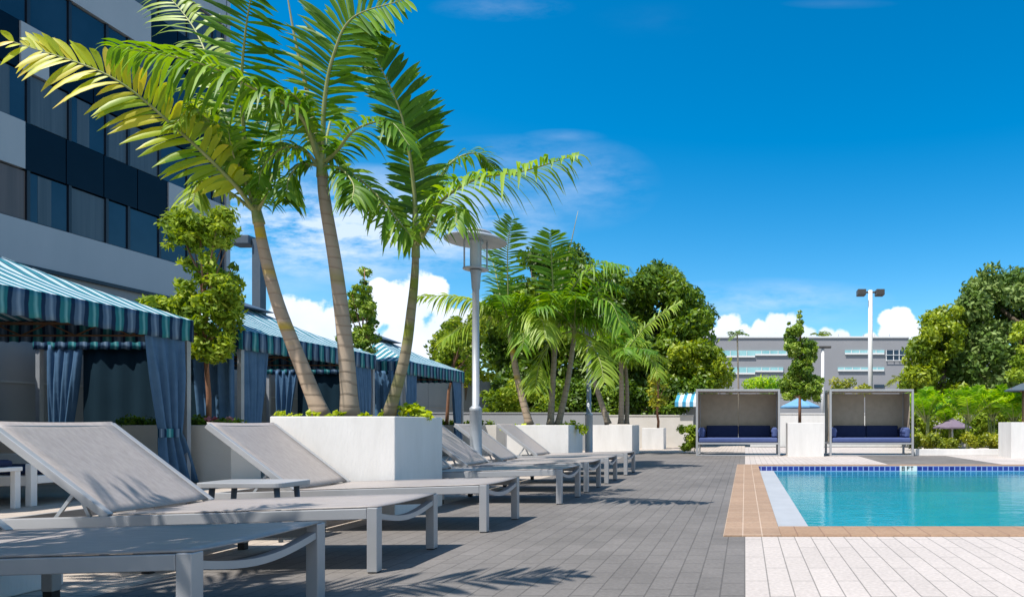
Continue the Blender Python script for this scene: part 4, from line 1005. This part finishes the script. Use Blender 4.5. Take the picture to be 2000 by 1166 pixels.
tree('column_tree','bushy light green column tree between the two nearest cabanas','tree',(G(408,9.3),9.3,0.72),cl,1.5,0.10,M['ficus_leaf'],M['red_bark'],0.035,'column trees between the cabanas',limbs=16,tone=0.3,aspect=0.38,shell=(0.35,1.25),trunk_top=tuple(P(392,420,9.3)))
pl = [(650,690),(668,600),(690,540),(714,508),(735,548),(740,600),(742,690),(715,700)]
tree('column_tree','narrow pointed tree seen behind the middle palm trunk','tree',(G(705,13.8),13.8,0.72),poly_clumps(pl,50,(7,14),13.8,0.25,0.6),1.4,0.09,M['conifer_leaf'],M['red_bark'],0.035,'column trees between the cabanas',limbs=12,trunk_top=tuple(P(712,525,13.8)))
pl = [(840,715),(850,660),(880,625),(905,600),(930,640),(935,700),(925,760),(880,750)]
tree('column_tree','leafy tree rising from the beige planter beyond the farthest cabana','tree',(G(872,17.9),17.9,0.72),poly_clumps(pl,26,(8,15),17.9,0.3,0.7),1.1,0.11,M['ficus_leaf'],M['red_bark'],0.05,'column trees between the cabanas',limbs=10)
# tree between the daybeds
pl = [(1562,600),(1572,630),(1578,660),(1600,672),(1590,720),(1612,740),(1606,790),(1560,780),(1520,785),(1522,740),(1545,720),(1530,680),(1536,640),(1552,630)]
cl = poly_clumps(pl,90,(7,15),17.4,0.28,0.65)
for px,py,r in ((1562,608,4),(1562,618,6),(1563,630,8),(1541,632,4),(1540,645,6),(1535,655,5),(1595,680,6),(1600,755,8),(1525,760,8)):
    q = P(px,py,17.4); cl.append((q.x,q.y,q.z,r*17.4/F))
tree('column_tree','slim green tree in the planter between the two daybeds','tree',(G(1562,17.4),17.4,0.78),cl,1.5,0.10,M['conifer_leaf'],M['red_bark'],0.045,None,limbs=14,trunk_top=tuple(P(1562,612,17.4)))
# young croton
pl = [(1262,790),(1268,740),(1284,715),(1302,740),(1308,785),(1285,800)]
tree('young_shrub','young yellow green croton shrub in the small white planter','shrub',(G(1285,22.3),22.3,0.62),poly_clumps(pl,14,(8,13),22.3,0.2,0.7),0.9,0.2,M['hedge_leaf'],M['red_bark'],0.05,limbs=6,aspect=0.3)
# shrubs above and around the daybeds
for px, py, w, Y, lf, lab in ((1395,752,30,27,'lime_leaf','lime green shrub top showing above the left corner of the left daybed'),(1490,748,42,28,'areca_leaf','bright green shrub top above the right end of the left daybed'),(1663,750,34,29,'hedge_leaf','low bright shrub behind the top of the right daybed')):
    cl = []
    for k in range(12):
        q = P(px+rng.uniform(-w,w), py+rng.uniform(-6,22), Y+rng.uniform(-.5,.5)); cl.append((q.x,q.y,q.z,(w*0.35)*Y/F))
    tree('shrub', lab, 'shrub', (G(px,Y),Y,0), cl, 0.9, 0.17 if Y>20 else 0.09, M[lf], M['bark'], 0.05, limbs=5, aspect=0.35)
# hedge
cl = []
for k in range(60):
    x = 4.6+rng.random()*4.4 if k < 50 else 7.5+rng.random()*4; y = 17.9+rng.random()*1.0; cl.append((x,y,0.36+rng.uniform(-.16,.12),0.2))
plant('hedge','low yellow green hedge behind the white kerb right of the daybeds','hedge',cl,1.0,0.085,M['hedge_leaf'],None,0.55)

# ------------------------------------------------------------------ bright areca palms on the right
def areca(label, x, y, h, seed, leaf, n=13, L=0.34, group='bright palms behind the hedge'):
    rg = random.Random(seed); t = thing('areca_palm', label, 'palm', (x,y,0), group)
    for k in range(3):
        b = MB(); a = rg.uniform(0,6.28); b.tube([(x+0.06*math.cos(a),y+0.06*math.sin(a),0),(x+0.12*math.cos(a),y+0.12*math.sin(a),h*0.5)],[0.035,0.025],8); b.build('stem', M['rachis'], t, smooth=True)
    for i in range(n):
        az = 2*math.pi*i/n + rg.uniform(-.25,.25); el = R(rg.choice((82,74,64,50)))
        pts = gen_frond_pts(Vector((x,y,h*0.45)), az, el, h*rg.uniform(0.62,0.85), 0.32)
        V,Q,rn,mi = frond(pts, L*rg.uniform(.9,1.2), n=30, w=0.062, droop=0.35, start=0.2, lift=0.4, tone=rg.uniform(.35,.75), seed=seed*50+i, rr=0.012)
        np_mesh('frond', V, Q, rn, [leaf, M['rachis']], t, mi)
for px, Y, h, sd, lab in ((1808,20.5,2.0,1,'bright yellow tinged palm beside the right daybed'),(1850,22.5,1.75,2,'small green palm in front of the mauve umbrella'),(1893,20.0,2.0,3,'upright bright green palm in the middle of the right hand palms'),(1938,20.6,2.1,4,'full green palm left of the right edge planter'),(1980,20.2,1.9,5,'rightmost bright palm behind the right edge planter')):
    areca(lab, G(px,Y), Y, h*0.98, sd, M['areca_leaf'], n=20, L=0.46)
def small_palm(label, px, pyc, Y, R_, n, leaf, tr=0.09, seed=1):
    c = P(px, pyc, Y); rg = random.Random(seed); t = thing('palm_tree', label, 'palm tree', (c.x,Y,0))
    b = MB(); b.tube([(c.x+0.2,Y,0),(c.x+0.1,Y,c.z*0.5),(c.x,Y,c.z)], [tr*1.3,tr,tr*0.8], 8); b.build('trunk', M['trunk_grey'], t, smooth=True)
    for i in range(n):
        pts = gen_frond_pts(c, 2*math.pi*i/n+rg.uniform(-.2,.2), R(rg.uniform(0,60)), R_, 0.5)
        V,Q,rn,mi = frond(pts, R_*0.32, n=14, w=R_*0.07, droop=0.5, start=0.12, tone=rg.uniform(.3,.6), seed=seed*50+i, rr=R_*0.012)
        np_mesh('frond', V, Q, rn, [leaf, M['rachis']], t, mi)
small_palm('small dark palm silhouetted against the left of the grey office building', 1440, 655, 62, 1.3, 12, M['dark_leaf'], seed=3)
small_palm('palm crown peeking over the roof of the grey office building', 1603, 659, 96, 2.2, 14, M['olive_leaf'], seed=5)
small_palm('pale dry fan palm at the right end of the grey office building', 1758, 742, 36, 0.85, 18, M['hedge_leaf'], seed=7)

# ------------------------------------------------------------------ the big leaning palms
CAMN = (0.15,-1,0.25)
YA, YB, YC = 6.15, 6.10, 6.30
ca = P(503,425,YA)
fA = [
 dict(pts=PP([(500,410),(478,320),(440,235),(405,205),(375,235)],YA,5.9), L=0.32, n=28, w=0.06, droop=0.7, tone=0.6, mat=M['palm_light']),
 dict(pts=PP([(500,415),(450,352),(345,252),(215,150),(25,82)],YA,5.2), L=0.46, n=36, w=0.08, droop=0.30, nrm=CAMN, mat=M['palm_yellow'], tone=0.42, tgrad=0.5, lift=0.15, gapf=0.05, rr=0.016, start=0.2),
 dict(pts=PP([(500,415),(480,290),(472,170),(480,60),(497,-40)],YA,5.6), L=0.50, n=36, w=0.055, droop=0.10, nrm=CAMN, tone=0.35, rr=0.015, sweep=0.12, start=0.22),
 dict(pts=PP([(498,412),(470,330),(425,255),(375,215),(340,245)],YA,5.6), L=0.33, n=28, w=0.06, droop=0.55, tone=0.6, mat=M['palm_light'], rr=0.012),
 dict(pts=PP([(502,412),(505,340),(513,270),(530,215)],YA,6.6), L=0.36, n=30, w=0.045, droop=0.15, nrm=CAMN, tone=0.35, sweep=0.3),
 dict(pts=PP([(504,412),(540,335),(590,290),(640,290),(650,310)],YA,6.6), L=0.32, n=28, w=0.055, droop=0.5, tone=0.45),
 dict(pts=PP([(500,412),(455,270),(415,140),(375,50),(300,-40)],YA,6.9), L=0.50, n=34, w=0.075, droop=0.35, nrm=CAMN, tone=0.6, mat=M['palm_light'], rr=0.014, gapf=0.08),
 dict(pts=PP([(498,415),(455,380),(410,355),(385,360),(378,395)],YA,5.9), L=0.30, n=22, w=0.055, droop=0.6, tone=0.6, mat=M['palm_light']),
 dict(pts=PP([(502,415),(520,385),(545,375),(565,395)],YA,5.9), L=0.24, n=22, w=0.05, droop=0.6, tone=0.4),
 dict(pts=PP([(502,412),(480,350),(430,300),(400,280)],YA,7.2), L=0.32, n=24, w=0.05, droop=0.35, tone=0.35),
 dict(pts=PP([(500,412),(485,370),(470,330),(455,300),(445,250)],YA,5.8), L=0.34, n=24, w=0.055, droop=0.3, tone=0.55),
]
palm('leaning palm with yellow ringed trunk, leftmost in the large white planter', [P(630,818,YA),P(592,722,YA),P(545,600,YA),P(518,500,YA),ca], (0.074,0.040), M['trunk_yellow'], fA, 'tall palms in the large white planter', shaft=([P(506,437,YA),P(500,405,YA),P(498,365,YA)],0.050,0.026))
cb = P(629,335,YB)
fB = [
 dict(pts=PP([(630,320),(634,200),(652,108),(690,35),(790,0)],YB,5.9), L=0.60, n=44, w=0.07, droop=0.16, nrm=CAMN, tone=0.5, rr=0.016, sweep=0.45, start=0.16),
 dict(pts=PP([(625,320),(585,225),(490,170),(385,122),(225,92)],YB,5.2), L=0.52, n=42, w=0.065, droop=0.75, tone=0.55, rr=0.016, lift=0.3),
 dict(pts=PP([(632,318),(658,295),(695,253),(760,238),(800,285)],YB,5.8), L=0.34, n=32, w=0.056, droop=0.55, tone=0.4, rr=0.013),
 dict(pts=PP([(622,325),(590,290),(550,290),(515,325),(505,360)],YB,5.9), L=0.30, n=26, w=0.055, droop=0.5, tone=0.45),
 dict(pts=PP([(634,325),(680,335),(735,380),(785,440),(805,465)],YB,6.2), L=0.34, n=28, w=0.065, droop=0.5, tone=0.65, nrm=(0.3,-0.7,0.8)),
 dict(pts=PP([(625,320),(600,270),(590,240),(560,200)],YB,7.3), L=0.34, n=24, w=0.05, droop=0.3, tone=0.35),
 dict(pts=PP([(625,325),(590,320),(565,350),(560,380)],YB,5.8), L=0.26, n=22, w=0.06, droop=0.75, tone=0.5),
 dict(pts=PP([(632,325),(665,330),(690,360),(688,390)],YB,5.8), L=0.26, n=22, w=0.06, droop=0.75, tone=0.4),
 dict(pts=PP([(630,320),(640,260),(650,230),(680,210)],YB,7.4), L=0.32, n=24, w=0.05, droop=0.25, tone=0.3),
 dict(pts=PP([(626,320),(606,250),(578,190),(540,190),(520,215)],YB,5.6), L=0.32, n=26, w=0.055, droop=0.5, tone=0.6),
]
palm('middle palm with straight tan ringed trunk and a pale unopened spear leaf', [P(684,818,YB),P(676,690,YB),P(657,530,YB),P(635,395,YB),cb], (0.077,0.042), M['trunk_tan'], fB, 'tall palms in the large white planter', shaft=([P(630,347,YB),P(627,315,YB),P(620,270,YB)],0.050,0.024), spear=[P(626,310,YB),P(600,180,YB),P(575,70,YB-.05),P(556,-40,YB-.1)])
cc = P(812,495,YC)
fC = [
 dict(pts=PP([(812,480),(810,385),(798,290),(775,200),(718,82)],YC,6.0), L=0.55, n=48, w=0.075, droop=0.10, nrm=CAMN, tone=0.25, rr=0.018, sweep=0.5, sides=(1.0,0.62), start=0.16),
 dict(pts=PP([(816,478),(850,405),(925,352),(1020,335),(1128,302)],YC,5.6), L=0.42, n=42, w=0.06, droop=0.75, tone=0.7, rr=0.015, mat=M['palm_leaf'], lift=0.25),
 dict(pts=PP([(816,480),(840,440),(868,408),(890,405),(890,440)],YC,5.8), L=0.32, n=24, w=0.055, droop=0.8, tone=0.6),
 dict(pts=PP([(808,480),(790,450),(755,405),(715,385),(690,385)],YC,6.2), L=0.32, n=28, w=0.06, droop=0.5, tone=0.55, nrm=(0.3,-0.7,0.8)),
 dict(pts=PP([(814,475),(845,375),(885,315),(935,300),(965,330)],YC,6.9), L=0.34, n=32, w=0.045, droop=0.5, tone=0.4),
 dict(pts=PP([(812,475),(830,400),(850,350),(860,330)],YC,7.4), L=0.30, n=26, w=0.05, droop=0.4, tone=0.35),
]
palm('right hand palm of the large white planter, slender trunk turning olive green', [P(757,818,YC),P(790,700,YC),P(804,600,YC),P(810,540,YC),cc], (0.056,0.030), M['trunk_olive'], fC, 'tall palms in the large white planter', shaft=([P(812,503,YC),P(812,440,YC),P(810,390,YC)],0.038,0.022))
# lime trailing plants in the first planter
def trailing(label, pts, Y0, r, size, group='lime green trailing plants in the planters', n=9, leaf='lime_leaf'):
    cl = []
    for (px,py) in pts:
        q = P(px,py,Y0); cl.append((q.x,q.y+rng.uniform(-.04,.04),q.z,r*rng.uniform(.7,1.1)))
    plant('trailing_plant', label, 'plant', cl, 0.75, size, M[leaf], group, 0.55)
trailing('big clump of lime leaves spilling over the right corner of the large planter', [(765,806),(785,800),(800,796),(815,800),(828,806),(838,812),(805,812),(790,815)], 6.35, 0.075, 0.085)
trailing('thin lime sprigs at the left end of the large planter', [(540,806),(552,809),(565,810),(585,812)], 5.85, 0.035, 0.07)
trailing('lime sprigs around the palm trunks in the large planter', [(600,808),(612,809),(655,806),(665,808),(720,812),(740,810),(705,810),(645,811)], 5.85, 0.032, 0.07)
trailing('lime leaves over the right corner of the shadow striped planter', [(1100,832),(1112,830),(1122,830),(1132,834),(1140,838)], 12.0, 0.10, 0.10)
trailing('lime leaves along the left of the shadow striped planter', [(985,838),(1010,832),(1025,830),(1050,832)], 11.7, 0.07, 0.10)
fl = [(255,815),(275,812),(295,815),(350,818),(380,812),(400,815),(425,818),(445,815),(465,818)]
plant('flower_bed','low green bedding leaves in the long beige planter behind the loungers','plant',[(P(x,y,9.25).x,9.25+rng.uniform(-.15,.15),0.83+rng.uniform(-.03,.03),0.12) for x,y in fl for _ in (0,1)],0.8,0.06,M['dark_leaf'],None,0.6)
plant('flower_bed','pink flowers in the long beige planter behind the loungers','flowers',[(P(x,y,9.2).x,9.2,0.88,0.05) for x,y in ((368,812),(405,816),(420,814),(447,812),(452,816))],0.7,0.04,M['pink_flower'],None,0.8)
plant('flower_bed','green bedding leaves in the beige planter between the far cabanas','plant',[(-7.2-0.25*k,13.8,0.84,0.14) for k in range(10)],0.9,0.08,M['ficus_leaf'],None,0.6)
plant('flower_bed','green bedding leaves in the beige planter beyond the farthest cabana','plant',[(-6.9-0.25*k,17.9,0.84,0.14) for k in range(10)],0.9,0.08,M['ficus_leaf'],None,0.6)

# ------------------------------------------------------------------ palms of the farther planters
def gen_palm(label, base, mid, top, Y, r, tm, spec, extra, L, group, seed, n=9, spear=None, len_=1.5, leaf='palm_leaf'):
    rg = random.Random(seed); c = P(*top, Y); extra = int(extra*1.5); fr = [dict(pts=PP(p,Y,y1), L=L, n=30, w=0.065, seed=seed*31+i, **kw) for i,(p,y1,kw) in enumerate(spec)]
    for i in range(extra):
        az = 2*math.pi*(i+0.5)/extra + rg.uniform(-.4,.4); el = R(rg.uniform(25,68))
        fr.append(dict(pts=gen_frond_pts(c+Vector((0,0,0.1)), az, el, len_*rg.uniform(.75,1.1), 0.45), L=L*0.95, n=26, w=0.06, droop=0.6, tone=rg.uniform(.3,.65), mat=M[leaf] if rg.random()<.7 else M['palm_light']))
    return palm(label, [P(*base,Y),P(*mid,Y),c], (r*1.15,r*0.75), M[tm], fr, group, shaft=([c-Vector((0,0,.05)),c+Vector((0,0,.15)),c+Vector((0,0,.38))],r*0.95,r*0.5), spear=spear)
g2 = 'palms in the shadow striped planter'
gen_palm('palm with yellowish leaning trunk at the left of the shadow striped planter',(1034,830),(1011,740),(996,652),12.0,0.062,'trunk_yellow',
 [([(996,645),(992,560),(992,480),(1000,428)],11.6,dict(droop=0.1,nrm=CAMN,tone=0.4,sweep=0.4)),
  ([(994,640),(955,600),(900,580),(820,578)],11.3,dict(droop=0.7,tone=0.7,mat=M['palm_light'])),
  ([(994,640),(950,618),(900,640),(865,665)],11.2,dict(droop=0.6,tone=0.65,mat=M['palm_light'])),
  ([(998,640),(1030,612),(1058,625),(1065,660)],11.2,dict(droop=0.7,tone=0.7,mat=M['palm_light'])),
  ([(994,640),(975,570),(965,520),(950,490)],12.6,dict(droop=0.4,tone=0.3))],5,0.5,g2,41,len_=1.2)
gen_palm('upright middle palm of the shadow striped planter with tall spear leaf',(1075,830),(1080,740),(1086,648),12.1,0.055,'trunk_grey',
 [([(1085,640),(1080,560),(1077,500),(1075,452)],11.6,dict(droop=0.1,nrm=CAMN,tone=0.45,sweep=0.4)),
  ([(1088,640),(1120,560),(1170,515),(1225,520)],11.6,dict(droop=0.7,tone=0.6)),
  ([(1084,640),(1050,600),(1030,620),(1020,680)],11.4,dict(droop=0.6,tone=0.55)),
  ([(1088,640),(1140,590),(1190,590),(1215,640)],11.4,dict(droop=0.7,tone=0.45))],6,0.55,g2,42,spear=[P(1086,630,12.1),P(1100,545,12.05),P(1112,490,12.0),P(1129,412,11.95)],len_=1.3)
gen_palm('right hand palm of the shadow striped planter leaning right',(1090,830),(1108,750),(1122,655),12.2,0.055,'trunk_grey',
 [([(1122,645),(1150,590),(1185,555),(1215,560)],11.8,dict(droop=0.6,tone=0.5)),
  ([(1122,645),(1145,660),(1170,700),(1180,745)],11.4,dict(droop=0.5,tone=0.6,mat=M['palm_light'])),
  ([(1120,645),(1085,660),(1055,710),(1045,760)],11.6,dict(droop=0.5,tone=0.6,mat=M['palm_light']))],7,0.5,g2,43,len_=1.3)
g3 = 'palms in the half shaded planter'
gen_palm('palm with thin leaning trunk at the left of the half shaded planter',(1188,828),(1166,760),(1149,700),18.5,0.075,'trunk_grey',[([(1149,695),(1175,670),(1210,680),(1235,710)],18.0,dict(droop=0.6,tone=0.6,mat=M['palm_light']))],8,0.55,g3,51,len_=1.6)
gen_palm('upright palm in the half shaded planter with bright arching fronds',(1213,828),(1214,770),(1213,705),18.6,0.075,'trunk_tan',
 [([(1215,700),(1250,650),(1290,615),(1330,590)],18.0,dict(droop=0.45,tone=0.6,mat=M['palm_light'],nrm=(0,-.6,.8))),
  ([(1215,700),(1240,682),(1270,700),(1287,735)],17.8,dict(droop=0.55,tone=0.6,mat=M['palm_light'])),
  ([(1213,700),(1205,660),(1200,625),(1190,600)],18.0,dict(droop=0.4,tone=0.45))],7,0.55,g3,52,len_=1.7)
gen_palm('slim right hand palm of the half shaded planter',(1224,828),(1225,770),(1222,715),18.8,0.06,'trunk_grey',[],7,0.5,g3,53,len_=1.5)
# the palms left of the camera whose shadow falls on the front lounger and the deck
g4 = 'palms beside the front lounger'
def off_palm(label, x, y, top, seed, aims, n=7):
    rg = random.Random(seed); c = Vector(top); fr = []
    for i, tip in enumerate(aims):
        tip = Vector(tip); m1 = c.lerp(tip,0.5)+Vector((0,0,0.28)); fr.append(dict(pts=[c, c.lerp(m1,0.5)+Vector((0,0,.16)), m1, m1.lerp(tip,0.55)+Vector((0,0,.1)), tip], L=0.46, n=20, w=0.085, droop=0.15, tone=0.5, sweep=0.8))
    for i in range(n):
        fr.append(dict(pts=gen_frond_pts(c, math.pi+math.pi*(i+.5)/n+rg.uniform(-.2,.2), R(rg.uniform(20,65)), 1.7, 0.5), L=0.5, n=30, w=0.065, droop=0.5, tone=rg.uniform(.3,.6)))
    palm(label, [(x,y,0.75),((x+top[0])/2-0.05,(y+top[1])/2,1.9),top], (0.09,0.05), M['trunk_tan'], fr, g4, shaft=([c-Vector((0,0,.05)),c+Vector((0,0,.2)),c+Vector((0,0,.42))],0.06,0.03))
off_palm('palm leaning over the front lounger from the planter left of the camera', -3.5, 1.2, (-3.9,1.55,3.0), 61, [(-1.95,2.30,3.15),(-2.6,1.75,3.0),(-2.75,1.25,3.2),(-3.3,2.25,2.75),(-2.9,2.1,2.7),(-4.4,2.5,2.8),(-3.5,2.95,2.85)])
off_palm('second palm in the planter left of the camera', -3.8, 0.9, (-4.4,0.6,3.3), 62, [(-3.3,2.0,3.2),(-4.3,3.0,2.75)])

# ------------------------------------------------------------------ far background greenery
fw_ = [];
for i in range(170):
    x = rng.uniform(-75, 70); y = rng.uniform(98, 112)
    if 0 < x < 16 and rng.random() < 0.5: continue
    r = rng.uniform(1.6, 3.4); fw_.append((x, y, rng.uniform(0.6, 4.2 if x < -4 or x > 17 else 2.5), r))
cl = [(rng.uniform(-7.5,-1.6), rng.uniform(24.4,25.2), rng.uniform(0.5,2.3), rng.uniform(.35,.6)) for k in range(60)]
plant('hedge', 'dark green hedge filling the gap behind the low wall left of the daybeds', 'hedge', cl, 1.0, 0.17, M['dark_leaf'], None, 0.5)
V, Q, rn = leaf_cloud(fw_, 0.8, 0.8, 0.85, 0.35, 0.6)
o = np_mesh('distant_trees', V, Q, rn, M['dark_leaf'], None); tag(o, 'distant dark green belt of trees along the horizon', 'trees', None, 'stuff')
for px, Y, w, zc, lab in ((1815,24.0,1.1,0.75,'loose green shrub behind the mauve umbrella'),(1900,23.6,1.2,0.8,'wide leafy shrub behind the middle bright palms'),(1975,23.2,1.1,0.85,'green shrub behind the rightmost bright palm')):
    cl = [(G(px,Y)+rng.uniform(-w,w), Y+rng.uniform(-.4,.3), zc+rng.uniform(-.55,.5), rng.uniform(.22,.4)) for k in range(22)]
    tree('shrub', lab, 'shrub', (G(px,Y),Y,0), cl, 1.0, 0.15, M['ficus_leaf'], M['bark'], 0.05, limbs=6, aspect=0.4)

cl = [(G(1344,18.7)+rng.uniform(-.2,.2), 18.7+rng.uniform(-.2,.2), rng.uniform(.12,.72), rng.uniform(.10,.17)) for k in range(26)]
plant('bush', 'small bush growing beside the left daybed', 'bush', cl, 1.0, 0.09, M['ficus_leaf'], None, 0.5)
